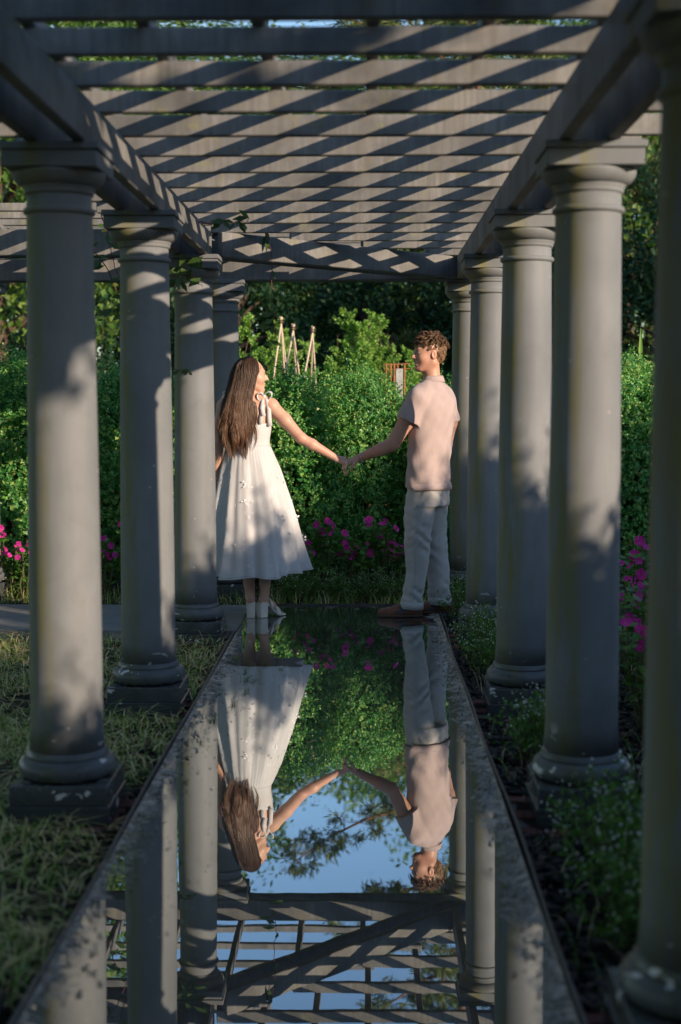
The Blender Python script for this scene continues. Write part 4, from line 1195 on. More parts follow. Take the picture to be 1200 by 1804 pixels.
def head(F, o, sc, ang, man=True):
    """head looking along `ang` in the ground plane, centre o"""
    c, s = cos(ang), sin(ang)
    def T(p): return (o[0] + sc * (p[0] * c - p[1] * s), o[1] + sc * (p[0] * s + p[1] * c), o[2] + sc * p[2])
    E = lambda p, r, k=.01, sub=False: F.ell(T(p), np.array(r) * sc, k, ang, sub)
    C = lambda a, b, ra, rb, k=.008: F.cone(T(a), T(b), ra * sc, rb * sc, k)
    E((-.012, 0, .022), (.094, .073, .088), .02)
    E((.030, 0, -.030), (.060, .056, .082), .03)
    for y in (-1, 1):
        C((-.012, y * .046, -.056), (.058, y * .018, -.098), .027 if man else .018, .020 if man else .016, .02)
        E((.050, y * .034, -.030), (.030, .024, .028), .02)
    E((.074, 0, -.099), (.018, .022, .018), .012)
    C((.074, -.028, .023), (.074, .028, .023), .0135, .0135, .014)
    C((.084, 0, .012), (.107, 0, -.026), .008, .0115, .006)
    for y in (-1, 1):
        E((.093, y * .012, -.031), (.011, .008, .008), .006)
    E((.0835, 0, -.060), (.013, .023, .0065), .005)
    E((.0815, 0, -.074), (.013, .019, .0075), .005)
    for y in (-1, 1):
        E((.094, y * .031, .004), (.016, .018, .0105), .008, True)
        E((.0705, y * .030, .003), (.0135, .0135, .0125), .002)
    E((.10, 0, -.0672), (.012, .026, .0018), .002, True)
    for y in (-1, 1):
        E((-.010, y * .074, -.010), (.019, .009, .031), .005)
        E((-.006, y * .083, -.008), (.009, .007, .018), .004, True)
    return T

def finger(F, pts, r0, r1, k=.004):
    n = len(pts)
    F.chain(pts, np.linspace(r0, r1, n), k)

def place(name, me, mat, parent):
    o_ = obj(name, me, mat, parent)
    return o_

# ---- cloth and skin materials
def mat_skin(name, col, red):
    t = NT(name); v = t.coord('Object')
    c = t.ramp(t.noise(v, 9.0, 4.0), [(0.3, tuple(a * .93 for a in col)), (0.7, tuple(min(1, a * 1.05) for a in col))])
    c = t.mix(t.ramp(t.noise(v, 5.0, 4.0), [(.42, 0.0), (.68, .55)]), c, red)
    c = t.mix(t.ramp(t.noise(v, 120.0, 3.0), [(.58, 0.0), (.75, .3)]), c, tuple(a * .7 for a in col))
    b = t.bsdf(c, 0.45, 0.4, t.bump(t.noise(v, 300.0, 3.0), .1, .001))
    t.t.nodes[b.node.name].inputs['Subsurface Weight'].default_value = 0.12
    t.t.nodes[b.node.name].inputs['Subsurface Radius'].default_value = (.012, .004, .002)
    return t.done(b)
def mat_cloth(name, col, weave=900.0, var=.07, rough=.85, fold=0.25, trans=0.0):
    t = NT(name); v = t.coord('Object')
    c = t.ramp(t.noise(v, 14.0, 5.0), [(0.3, tuple(a * (1 - var) for a in col)), (0.7, tuple(min(1, a * (1 + var)) for a in col))])
    mp_ = t.n('ShaderNodeMapping'); mp_.inputs['Scale'].default_value = (1, 1, .35); t.l(v, mp_.inputs['Vector'])
    h = t.math('ADD', t.math('MULTIPLY', t.noise(v, weave, 2.0), .12), t.noise(mp_.outputs[0], 26.0, 4.0, .55, .6))
    b = t.bsdf(c, rough, .2, t.bump(h, fold, .008), **{'Sheen Weight': .15})
    if trans:
        tr_ = t.n('ShaderNodeBsdfTranslucent'); t.l(c, tr_.inputs['Color'])
        ms = t.n('ShaderNodeMixShader'); ms.inputs[0].default_value = trans
        t.l(b, ms.inputs[1]); t.l(tr_.outputs[0], ms.inputs[2]); return t.done(ms.outputs[0])
    return t.done(b)
M['skin_m'] = mat_skin('skin_light_tan', (.56, .33, .235), (.58, .25, .19))
M['skin_w'] = mat_skin('skin_fair', (.60, .375, .275), (.62, .30, .23))
M['shirt'] = mat_cloth('shirt_cotton', (.45, .365, .35), 700.0, .06, .85, .30)
M['chino'] = mat_cloth('chino_cotton', (.47, .475, .47), 900.0, .06, .85, .40)
M['dress'] = mat_cloth('dress_organza', (.70, .715, .735), 1200.0, .03, .75, .15, .22)
M['embroid'] = mat_cloth('embroidery', (.82, .84, .87), 1200.0, .03, .6, .15)
M['leather'] = mat_plain('brown_leather', (.165, .066, .034), .45, .4, .25, 30.0)
M['navy'] = mat_plain('navy_leather', (.035, .032, .055), .45, .4, .2, 30.0)
M['sole'] = mat_plain('shoe_sole', (.10, .06, .045), .6, .3, .2, 30.0)
M['sock'] = mat_plain('white_sock', (.75, .75, .75), .9, .1, .05, 30.0)
M['shoe_white'] = mat_plain('cream_leather', (.74, .70, .63), .4, .45, .06, 30.0)
M['ink'] = mat_plain('ink', (.02, .025, .04), .6, .2, .1, 30.0)
M['cord'] = mat_plain('bracelet_cord', (.55, .52, .48), .6, .3, .2, 80.0)
M['eye_white'] = mat_plain('eye_white', (.7, .68, .66), .25, .5, .03, 30.0)
M['iris'] = mat_plain('iris', (.05, .03, .02), .2, .5, .1, 30.0)
def mat_hair(name, root, tip, z0, z1):
    t = NT(name); v = t.coord('Object'); x, y, z = t.sep(v); g = t.n('ShaderNodeNewGeometry')
    f = t.math('DIVIDE', t.math('SUBTRACT', z, z0), z1 - z0)
    c = t.ramp(t.math('ADD', f, t.math('MULTIPLY', t.math('SUBTRACT', g.outputs['Random Per Island'], .5), .5)), [(0.1, tip), (0.8, root)])
    c = t.mix(t.math('MULTIPLY', g.outputs['Random Per Island'], .35), c, tip)
    b = t.bsdf(c, .38, .5)
    return t.done(b)
M['hair_w'] = mat_hair('long_brown_hair', (.045, .027, .018), (.21, .115, .068), 1.05, 1.62)
M['hair_m'] = mat_hair('curly_brown_hair', (.10, .058, .032), (.24, .145, .08), 1.6, 1.85)

# =========================================================== the man
MAN = empty('person', (0.406, 9.2, 0))
tag(MAN, 'man in a pink short sleeved shirt and grey trousers holding the woman\'s hand', 'person')
FX = np.array([-.85, .53]); LX = np.array([-.53, -.85])       # the way his chest faces; his left
F = Field((-.60, -.26, 0.0), (.24, .30, 1.86), .0046)
T_ = head(F, (-.004, .0, 1.697), 1.0, pi + .32)
F.chain([(.012, .005, 1.62), (.022, .005, 1.50), (.02, 0, 1.42)], [.054, .056, .075], .025)
bang = math.atan2(LX[1], LX[0])
F.stack([(.86, 0, 0, .155, .10), (1.08, .005, 0, .15, .10), (1.30, .02, 0, .175, .11), (1.40, .022, 0, .165, .10), (1.46, .02, 0, .11, .07)], .03, bang)
# his left arm, reaching to her hand
sh_ = (-.068, -.145, 1.405); el_ = (-.236, -.145, 1.118); wr_ = (-.447, -.078, 1.028)
F.chain([sh_, (-.15, -.150, 1.262), el_], [.055, .051, .043], .02)
F.chain([el_, (-.305, -.128, 1.086), wr_], [.043, .041, .0255], .015)
# palm and fingers of that hand
W = lambda X, Y, Z: (X - .406, Y - 9.2, Z)
kn = []
for k in range(4):
    o2 = (.024 - .0165 * k) * np.array([0.0, .80, .45])
    a = np.array(W(-.052, 9.122, 1.024)) + o2 * .6; b = np.array(W(-.112, 9.114, 1.000)) + o2
    F.cone(a, b, .0155, .0105, .012); kn.append(b)
for k, b in enumerate(kn):
    ln = (1.0, 1.08, 1.02, .82)[k]
    p1_ = b + np.array([-.020, -.004, -.030]) * ln; p2_ = p1_ + np.array([-.002, -.006, -.026]) * ln; p3_ = p2_ + np.array([.007, -.004, -.020]) * ln
    finger(F, [b, p1_, p2_, p3_], .0098, .0070)
th0 = np.array(W(-.062, 9.104, 1.012))
finger(F, [th0, th0 + np.array([-.012, -.018, -.024]), th0 + np.array([-.024, -.026, -.044]), th0 + np.array([-.032, -.028, -.058])], .0125, .0078)
# the other arm hangs on the far side
F.chain([(.11, .145, 1.405), (.145, .205, 1.25), (.12, .21, 1.10), (.02, .20, .90)], [.055, .05, .042, .027], .02)
for k in range(4):
    b = np.array((.015 - .012 * k, .20 + .004 * k, .875)); F.cone((.02, .20, .90), b, .018, .011, .012)
    finger(F, [b, b + np.array([-.006, .0, -.035]), b + np.array([-.016, -.004, -.062])], .0095, .0072)
finger(F, [(.0, .195, .89), (-.025, .185, .862), (-.035, .18, .84)], .011, .008)
# legs
F.chain([(-.045, -.07, .86), (-.065, -.065, .5), (-.112, -.062, .07)], [.075, .05, .036], .02)
F.chain([(.045, .07, .86), (.045, .08, .5), (.085, .10, .07)], [.075, .05, .036], .02)
F.chain([(-.075, -.062, .045), (-.28, -.07, .03)], [.03, .022], .01); F.chain([(.12, .10, .045), (-.02, .09, .03)], [.03, .022], .01)
body = place('body', F.mesh('body'), M['skin_m'], MAN); del F
# eyes and brows
for y in (-1, 1):
    p = T_((.0735, y * .030, .003)); ey = obj('eye', lathe_mesh('eye', [(.0115 * sin(a), -.0115 * cos(a)) for a in np.linspace(.05, pi - .05, 9)], 12), M['eye_white'], body, p)
    p = T_((.0835, y * .031, .003)); obj('iris', lathe_mesh('iris', [(.0056 * sin(a), -.0056 * cos(a)) for a in np.linspace(.05, pi - .05, 7)], 10), M['iris'], ey, np.array(p) - np.array(ey.location))
    tb = Tubes(); tb.add([T_((.083, y * .015, .022)), T_((.083, y * .03, .027)), T_((.070, y * .048, .022))], [.004, .005, .0025], 5); obj('eyebrow', tb.mesh('eyebrow'), M['hair_m'], body)

def curls(T, seed, n, keep, sc=1.0):
    """loose wavy clumps, each a few fine strands"""
    r = rng(seed); tb = Tubes(); c = 0
    while c < n:
        d = rdir(r, 1)[0]
        side = 1 - .10 * abs(d[1]) * (d[2] < .35)
        p = np.array([-.012, 0, .022]) + d * np.array([.094, .072 * side, .094])
        if not keep(p, r): continue
        c += 1
        top = d[2] > .45
        down = np.array([0, 0, -1.]) + .75 * r.normal(size=3) + np.array([.9 if p[0] > -.02 and top else -.25, 0, 0])
        t1 = down - d * (down @ d); t1 /= np.linalg.norm(t1); t2 = np.cross(d, t1)
        L = r.uniform(.045, .075) if top else r.uniform(.03, .05); R_ = r.uniform(.006, .011) * (1 if top else .7)
        ph = r.uniform(0, 6.28); turns = r.uniform(.6, 1.25); f = np.linspace(0, 1, 10); lift = (.9 + 1.1 * np.sin(f * 2.6)) * (1.15 if top else .55)
        for q in range(5):
            o2 = r.normal(0, .0022, 3)
            pts = p + o2 + t1 * ((f - .2) * L * r.uniform(.9, 1.1))[:, None] + (t2 * np.cos(ph + turns * 6.28 * f + r.normal(0, .15))[:, None] + d * (np.sin(ph + turns * 6.28 * f)[:, None] * .7 + lift[:, None])) * R_
            tb.add([T(x) for x in pts], np.interp(f, [0, .3, .8, 1], [.0014, .0019, .0015, .0004]), 3)
    return tb
def keep_m(p, r):
    if p[2] > .070: return True
    if p[0] > .040: return p[2] > .056
    if p[0] > -.028: return p[2] > .034
    return p[2] > -.055 - .4 * (p[0] + .05)
hm = obj('hair', curls(T_, 501, 420, keep_m).mesh('hair'), M['hair_m'], MAN)
Fh = Field((-.20, -.14, 1.58), (.16, .14, 1.86), .005)
Fh.ell(T_((-.018, 0, .032)), (.095, .072, .092), .01, pi)
Fh.ell(T_((-.055, 0, -.015)), (.054, .055, .052), .02, pi)
Fh.ell(T_((.070, 0, -.035)), (.095, .12, .085), .015, pi, True)
Fh.add(lambda X, Y, Z: .004 * np.sin(150 * X + 3 * np.sin(90 * Z)) * np.sin(140 * Z + 2) + .003 * np.sin(170 * Y + 90 * Z))
obj('hair_base', Fh.mesh('hair_base'), M['hair_m'], hm)
# shirt
def wr_shirt(X, Y, Z):
    return (.0035 * np.sin(30 * Z + 34 * X - 18 * Y + 1.5 * np.sin(16 * X + 9 * Z)) * np.clip((1.32 - Z) * 3, 0.25, 1) + .002 * np.sin(62 * X - 40 * Z + 30 * Y)
            + .005 * np.sin(20 * (X * LX[0] + Y * LX[1]) * 1.6 + 5.0 * Z + .6) * np.clip((1.15 - Z) * 3, 0, 1))
F = Field((-.28, -.30, .80), (.28, .32, 1.58), .005)
F.stack([(.838, -.005, 0, .190, .131), (.95, 0, 0, .183, .127), (1.08, .007, 0, .180, .124), (1.20, .014, 0, .193, .130), (1.31, .022, 0, .207, .137), (1.39, .024, 0, .200, .130), (1.45, .022, 0, .160, .100), (1.49, .02, .003, .105, .078), (1.515, .018, .004, .072, .068)], .02, bang)
F.chain([(.02, .0, 1.475), (-.045, -.105, 1.440), (-.072, -.150, 1.405)], [.06, .062, .066], .03)
F.chain([(.02, .0, 1.475), (.085, .105, 1.440), (.112, .150, 1.405)], [.06, .062, .066], .03)
F.cone((-.074, -.148, 1.41), (-.160, -.158, 1.215), .068, .082, .018, cut=((-.136, -.156, 1.262), (-.42, -.03, -.90)))
F.cone((.112, .148, 1.41), (.150, .21, 1.215), .066, .076, .018, cut=((.14, .2, 1.262), (.15, .2, -.95)))
F.V[...] = F.V
F.add(wr_shirt)
F.cutplane((0, 0, .840), (0.02, 0, -1))
shirt = place('shirt', F.mesh('shirt'), M['shirt'], MAN); del F
# fold-over collar
n = 40; V = []; Fq = []
prof_c = [(.066, 1.500), (.063, 1.530), (.062, 1.545), (.067, 1.550), (.074, 1.540), (.083, 1.512), (.080, 1.508)]
for i, (r_, z_) in enumerate(prof_c):
    for j in range(n):
        a = 2 * pi * j / n; fr_ = cos(a - math.atan2(FX[1], FX[0]))
        V.append((.019 + r_ * 1.02 * cos(a), .004 + r_ * 1.0 * sin(a), z_ - .030 * max(fr_, 0) - .006 * fr_))
for i in range(len(prof_c) - 1):
    for j in range(n): Fq.append((i * n + j, i * n + (j + 1) % n, (i + 1) * n + (j + 1) % n, (i + 1) * n + j))
obj('collar', py_mesh('collar', V, Fq, True), M['shirt'], shirt)
def ribbon(pts, wid, wdir, th=.002):
    """thin strap: path, width, width direction (per point or one)"""
    P = np.array(pts, float); m = len(P); W_ = np.broadcast_to(np.array(wdir, float), (m, 3)); W_ = norm(W_)
    wid = np.broadcast_to(np.array(wid, float), (m,))[:, None]
    T = norm(np.gradient(P, axis=0)); N = norm(np.cross(T, W_)); 
    V = np.stack([P + W_ * wid / 2 + N * th, P - W_ * wid / 2 + N * th, P - W_ * wid / 2 - N * th, P + W_ * wid / 2 - N * th], 1).reshape(-1, 3)
    F_ = []
    for i in range(m - 1):
        for k in range(4): F_.append((i * 4 + k, i * 4 + (k + 1) % 4, i * 4 + 4 + (k + 1) % 4, i * 4 + 4 + k))
    F_ += [(3, 2, 1, 0), tuple((m - 1) * 4 + k for k in range(4))]
    return V, F_
# sleeve hem seam and side-slit panel of the shirt
def hem_ring(c, nrm, r_, rad, name, mat, parent):
    nrm = np.array(nrm, float); nrm /= np.linalg.norm(nrm); u = np.cross(nrm, [0.2, 1, .1]); u /= np.linalg.norm(u); v = np.cross(nrm, u)
    a = np.linspace(0, 2 * pi, 30); tb = Tubes(); tb.add([np.array(c) + r_ * (u * cos(q) + v * sin(q)) for q in a], rad, 5)
    return obj(name, tb.mesh(name), mat, parent)
# longer back tail of the shirt, stepping down at the side slit
aa = np.linspace(-.05, pi + .35, 46); V = []; Fq = []
ub, vb = np.array([*LX, 0]), np.array([-FX[0], -FX[1], 0])
for i, z_ in enumerate((.875, .862, .842, .824)):
    for a in aa:
        rip = .002 * sin(9 * a + 2) + (-.012, -.003, .001, .0015)[i]
        q = np.array([.0, 0, 0]) + ub * (.190 + .0035 + rip) * cos(a) + vb * (.131 + .0035 + rip) * sin(a)
        V.append((q[0] - .003, q[1], z_))
m_ = len(aa)
for i in range(3):
    for j in range(m_ - 1): Fq.append((i * m_ + j, i * m_ + j + 1, (i + 1) * m_ + j + 1, (i + 1) * m_ + j))
tail = py_mesh('back_tail', V, Fq, True)
o_ = obj('back_tail', tail, M['shirt'], shirt); md = o_.modifiers.new('thick', 'SOLIDIFY'); md.thickness = .002
# trousers
def wr_tr(X, Y, Z):
    kn_ = np.exp(-((Z - .50) / .12) ** 2) + 1.2 * np.exp(-((Z - .13) / .08) ** 2) + .5 * np.exp(-((Z - .8) / .1) ** 2) + .25
    return .0032 * kn_ * np.sin(58 * Z + 22 * X + 2.2 * np.sin(24 * X + 14 * Z) + 17 * Y) + .0022 * np.sin(33 * X - 24 * Z + 1.0) + .0012 * kn_ * np.sin(120 * Z - 60 * X + 3 * np.sin(40 * X))
F = Field((-.26, -.26, .04), (.26, .28, 1.0), .005)
F.stack([(.72, -.003, 0, .165, .122), (.86, .0, 0, .176, .122), (.98, .002, 0, .165, .115)], .03, bang)
F.stack([(.052, -.112, -.062, .072, .068), (.10, -.108, -.062, .069, .066), (.276, -.078, -.064, .068, .070), (.46, -.071, -.066, .084, .082), (.60, -.068, -.068, .094, .090), (.72, -.055, -.06, .098, .096), (.84, -.04, -.05, .09, .09)], .025)
F.stack([(.060, .081, .10, .073, .068), (.10, .080, .10, .071, .067), (.276, .068, .092, .077, .076), (.44, .048, .084, .082, .082), (.60, .035, .078, .088, .090), (.72, .04, .065, .095, .098), (.84, .04, .05, .09, .09)], .025)
F.add(wr_tr)
F.cutplane((0, 0, .058), (.03, 0, -1))
tro = place('trousers', F.mesh('trousers'), M['chino'], MAN); del F
# raised side seam on the near leg
tb = Tubes(); zs = np.linspace(.10, .83, 24)
tb.add([(np.interp(z_, [.1, .46, .83], [-.112, -.075, -.070]), np.interp(z_, [.06, .276, .46, .6, .72, .84], [-.131, -.135, -.149, -.159, -.160, -.150]) - .001, z_) for z_ in zs], .0025, 5)
obj('side_seam', tb.mesh('side_seam'), M['chino'], tro)
for (c, r_) in (((-.109, -.062, .085), .070), ((.081, .10, .090), .072)):
    V, Fq = [], []
    for z_, rr_ in ((c[2] - .033, r_ + .002), (c[2] - .033, r_ + .006), (c[2] + .012, r_ + .0055), (c[2] + .014, r_ + .001)):
        for j in range(28):
            a = 2 * pi * j / 28; w_ = .003 * sin(3 * a + c[0] * 40)
            V.append((c[0] + (rr_ + w_) * cos(a), c[1] + (rr_ + w_) * .96 * sin(a), z_ + .004 * sin(2 * a)))
    for i in range(3):
        for j in range(28): Fq.append((i * 28 + j, i * 28 + (j + 1) % 28, i * 28 + 28 + (j + 1) % 28, i * 28 + 28 + j))
    obj('cuff', py_mesh('cuff', V, Fq, True), M['chino'], tro)
# boat shoes and socks
def boat_shoe(heel, toe):
    F = Field(np.minimum(heel, toe) - .08, np.maximum(heel, toe) + np.array([.08, .08, .12]), .004)
    h, t_ = np.array(heel, float), np.array(toe, float); m_ = h * .45 + t_ * .55
    F.cone(h + [0, 0, .040], m_ + [0, 0, .036], .037, .041, .02); F.cone(m_ + [0, 0, .034], t_ + [0, 0, .026], .041, .030, .02)
    F.cone(h + [0, 0, .062], h * .6 + t_ * .4 + [0, 0, .060], .030, .030, .015)
    F.cutplane((0, 0, .012), (0, 0, -1)); return F.mesh('shoe')
def sole_mesh(heel, toe):
    F = Field(np.minimum(heel, toe) - .08, np.maximum(heel, toe) + np.array([.08, .08, .08]), .004)
    h, t_ = np.array(heel, float), np.array(toe, float); m_ = h * .4 + t_ * .6
    F.cone(h + [0, 0, .012], m_ + [0, 0, .012], .040, .046, .015); F.cone(m_ + [0, 0, .012], t_ + [0, 0, .012], .046, .034, .015)
    F.cutplane((0, 0, .018), (0, 0, 1)); F.cutplane((0, 0, .001), (0, 0, -1)); return F.mesh('sole')
for heel, toe in (((-.075, -.062, 0), (-.300, -.078, 0)), ((.135, .105, 0), (-.085, .085, 0))):
    s_ = obj('shoe', boat_shoe(heel, toe), M['leather'], MAN); obj('sole', sole_mesh(heel, toe), M['sole'], s_)
    h, t_ = np.array(heel, float), np.array(toe, float); tb = Tubes()
    tb.add([h * .1 + t_ * .9 * 0 + h * .9 + [0, -.036, .055], h * .6 + t_ * .4 + [0, -.040, .056], h * .45 + t_ * .55 + [0, -.026, .068], h * .4 + t_ * .6 + [0, .0, .076]], .0055, 6)
    obj('lace', tb.mesh('lace'), M['navy'], s_)
    V, Fq = ribbon([h * .62 + t_ * .38 + [.0, -.043, .040], h * .5 + t_ * .5 + [0, -.042, .044], h * .38 + t_ * .62 + [0, -.040, .040]], [.03, .034, .022], (0, .35, 1.), .003)
    obj('side_panel', py_mesh('side_panel', V, Fq), M['navy'], s_)
    a = h * .72 + t_ * .28; tb = Tubes(); tb.add([a + [0, 0, .05], a + [.012, 0, .09], a + [.025, .0, .15]], [.037, .036, .038], 14); obj('sock', tb.mesh('sock'), M['sock'], MAN)
hem_ring((-.432, -.083, 1.034), (-.90, .25, -.38), .0285, .0022, 'bracelet', M['cord'], MAN)
tb = Tubes(); tb.add([(-.432, -.105, 1.012), (-.430, -.112, .995), (-.424, -.112, .975)], [.002, .0018, .0018], 5); obj('bracelet_tail', tb.mesh('bracelet_tail'), M['cord'], MAN)

# =========================================================== the woman
WO = empty('person', (-0.668, 9.10, 0))
tag(WO, 'woman with long brown hair in a white sleeveless dress, seen from behind', 'person')
F = Field((-.40, -.20, 0.0), (.60, .24, 1.70), .0046)
hang = radians(14)
TW = head(F, (-.062, .0, 1.557), .94, hang, False)
F.chain([(-.082, -.002, 1.50), (-.084, .0, 1.42), (-.085, 0, 1.36)], [.046, .047, .07], .02)
F.stack([(.80, -.085, 0, .165, .115), (.95, -.085, 0, .16, .11), (1.09, -.085, 0, .128, .09), (1.22, -.085, 0, .140, .098), (1.32, -.085, 0, .150, .092), (1.38, -.085, 0, .140, .072), (1.42, -.085, 0, .085, .055)], .03)
F.chain([(-.085, 0, 1.395), (.0, -.005, 1.385), (.062, -.01, 1.365)], [.05, .046, .046], .03)
F.chain([(-.085, 0, 1.395), (-.17, -.005, 1.385), (-.232, -.01, 1.365)], [.05, .046, .046], .03)
sh_ = (.066, -.012, 1.355); el_ = (.253, -.035, 1.158); wr_ = (.478, .0, 1.027)
F.chain([sh_, (.15, -.02, 1.272), el_], [.048, .042, .034], .02)
F.chain([el_, (.325, -.025, 1.116), wr_], [.034, .034, .0215], .015)
W = lambda X, Y, Z: (X + .668, Y - 9.10, Z)
kn = []
for k in range(4):
    o2 = (.022 - .0150 * k) * np.array([0.05, .78, .62])
    a = np.array(W(-.184, 9.100, 1.024)) + o2 * .55; b = np.array(W(-.132, 9.099, 1.008)) + o2
    F.cone(a, b, .0145, .0098, .012); kn.append(b)
for k, b in enumerate(kn):
    ln = (.95, 1.0, .95, .78)[k]
    p1_ = b + np.array([.012, -.012, -.020]) * ln; p2_ = p1_ + np.array([-.010, -.012, -.020]) * ln; p3_ = p2_ + np.array([-.018, .002, -.006]) * ln
    finger(F, [b, p1_, p2_, p3_], .0088, .0066)
th0 = np.array(W(-.166, 9.116, 1.032))
finger(F, [th0, th0 + np.array([.026, .014, -.004]), th0 + np.array([.046, .012, -.014])], .0105, .0072)
# left arm hanging beside the skirt
F.chain([(-.236, -.012, 1.355), (-.262, -.03, 1.23), (-.272, -.045, 1.12)], [.048, .042, .035], .02)
F.chain([(-.272, -.045, 1.12), (-.282, -.03, 1.03), (-.292, .01, .90)], [.035, .034, .0215], .015)
for k in range(4):
    b = np.array((-.298, .0 + .015 * k, .835)); F.cone((-.293, .012 + .005 * k, .89), b, .014, .0098, .012)
    finger(F, [b, b + np.array([.004, .004, -.032]), b + np.array([.014, .008, -.055])], .0086, .0066)
finger(F, [(-.285, .028, .885), (-.272, .045, .855), (-.266, .05, .83)], .0105, .0072)
# legs and feet, heels raised
F.chain([(-.14, 0, .85), (-.105, -.005, .48), (-.088, -.018, .30), (-.076, -.012, .145)], [.085, .05, .047, .029], .02)
F.chain([(-.03, 0, .85), (.0, -.005, .48), (.022, -.018, .30), (.016, -.012, .150)], [.085, .05, .047, .029], .02)
F.chain([(-.076, -.014, .15), (-.074, -.026, .118)], [.03, .028], .012); F.chain([(-.074, -.022, .118), (-.066, .07, .070), (-.062, .14, .028)], [.026, .026, .018], .015)
F.chain([(.016, -.014, .15), (.006, -.024, .118)], [.03, .028], .012); F.chain([(.008, -.02, .118), (.058, .03, .072), (.098, .068, .030)], [.026, .027, .018], .015)
for k in range(5):
    q = np.array([.098, .068, .026]) + (k - 2) * .0105 * np.array([.6, -.8, 0]); F.cone(q, q + np.array([.018, .014, -.006]), .0085, .0065, .004)
    q = np.array([-.062, .14, .026]) + (k - 2) * .0105 * np.array([1, 0, 0]); F.cone(q, q + np.array([.001, .022, -.006]), .0085, .0065, .004)
body = place('body', F.mesh('body'), M['skin_w'], WO); del F
for y in (-1, 1):
    p = TW((.0735, y * .030, .003)); ey = obj('eye', lathe_mesh('eye', [(.0108 * sin(a), -.0108 * cos(a)) for a in np.linspace(.05, pi - .05, 9)], 12), M['eye_white'], body, p)
    p2 = TW((.0835, y * .031, .003)); obj('iris', lathe_mesh('iris', [(.0054 * sin(a), -.0054 * cos(a)) for a in np.linspace(.05, pi - .05, 7)], 10), M['iris'], ey, np.array(p2) - np.array(p))
    tb = Tubes(); tb.add([TW((.083, y * .015, .022)), TW((.083, y * .03, .026)), TW((.070, y * .048, .021))], [.003, .0035, .002], 5); obj('eyebrow', tb.mesh('eyebrow'), M['hair_w'], body)
# dress
n, m_ = 180, 46
zs = np.linspace(0, 1, m_); th = np.linspace(0, 2 * pi, n, endpoint=False)
V = np.zeros((m_, n, 3))
hem = .283 + .022 * np.cos(th) + .010 * np.sin(2 * th + .6) + .006 * np.sin(7 * th)
for i, f in enumerate(zs):
    ztop = 1.112
    z_ = ztop + (hem - ztop) * f
    g = np.clip(f * 6, 0, 1)
    a = np.interp(f, [0, .06, .2, .47, .73, 1.0], [.140, .156, .192, .243, .280, .322])
    b = np.interp(f, [0, .06, .2, .47, .73, 1.0], [.102, .118, .145, .185, .215, .245])
    cx = np.interp(f, [0, .2, .6, 1.0], [-.085, -.075, -.055, -.045])
    fold = (.010 * np.sin(11 * th + .7 + .8 * np.sin(3 * th)) + .009 * np.sin(7 * th + 2.0 + 1.2 * f) + .004 * np.sin(23 * th + 1)) * (.25 + 1.25 * f) * g
    gath = .0035 * np.sin(46 * th + 2 * np.sin(5 * th)) * np.exp(-f * 7) * np.clip(f * 25, 0, 1)
    flare = .018 * f ** 3 * np.sin(9 * th + 1.0)
    k = 1 + (fold + gath + flare) / .2
    V[i, :, 0] = cx + a * k * np.cos(th); V[i, :, 1] = b * k * np.sin(th); V[i, :, 2] = z_
SK = V.copy()
i, j = np.meshgrid(np.arange(m_ - 1), np.arange(n), indexing='ij'); j2 = (j + 1) % n
Q = np.stack([i * n + j, (i + 1) * n + j, (i + 1) * n + j2, i * n + j2], -1).reshape(-1, 4)
dress = obj('dress', arr_mesh('dress', V.reshape(-1, 3), Q, True), M['dress'], WO)
md = dress.modifiers.new('cloth', 'SOLIDIFY'); md.thickness = .0025
# hem band
tb = Tubes(); tb.add(np.concatenate([SK[-1], SK[-1][:1]]) + np.array([0, 0, .002]), .0035, 5); obj('hem', tb.mesh('hem'), M['dress'], dress)
# bodice
lev = [(1.095, .141, .103), (1.11, .139, .101), (1.13, .138, .101), (1.16, .140, .103), (1.20, .146, .106), (1.235, .151, .106), (1.262, .154, .103)]
V = []; Fq = []; n2 = 72
for q, (z_, a, b) in enumerate(lev):
    for j in range(n2):
        t_ = 2 * pi * j / n2
        front = max(0, sin(t_))
        zz = z_ - (.012 * (1 - front) if q == len(lev) - 1 else 0) + (.05 * front if q == len(lev) - 1 else 0) + (.03 * front if q == len(lev) - 2 else 0)
        smk = .0016 * sin(z_ * 420) if q % 1 == 0 else 0
        V.append((-.085 + (a + smk + .001 * sin(30 * t_)) * cos(t_), (b + smk) * sin(t_) + .012 * front, zz))
for q in range(len(lev) - 1):
    for j in range(n2): Fq.append((q * n2 + j, q * n2 + (j + 1) % n2, q * n2 + n2 + (j + 1) % n2, q * n2 + n2 + j))
bod = obj('bodice', py_mesh('bodice', V, Fq, True), M['dress'], dress); md = bod.modifiers.new('cloth', 'SOLIDIFY'); md.thickness = .003
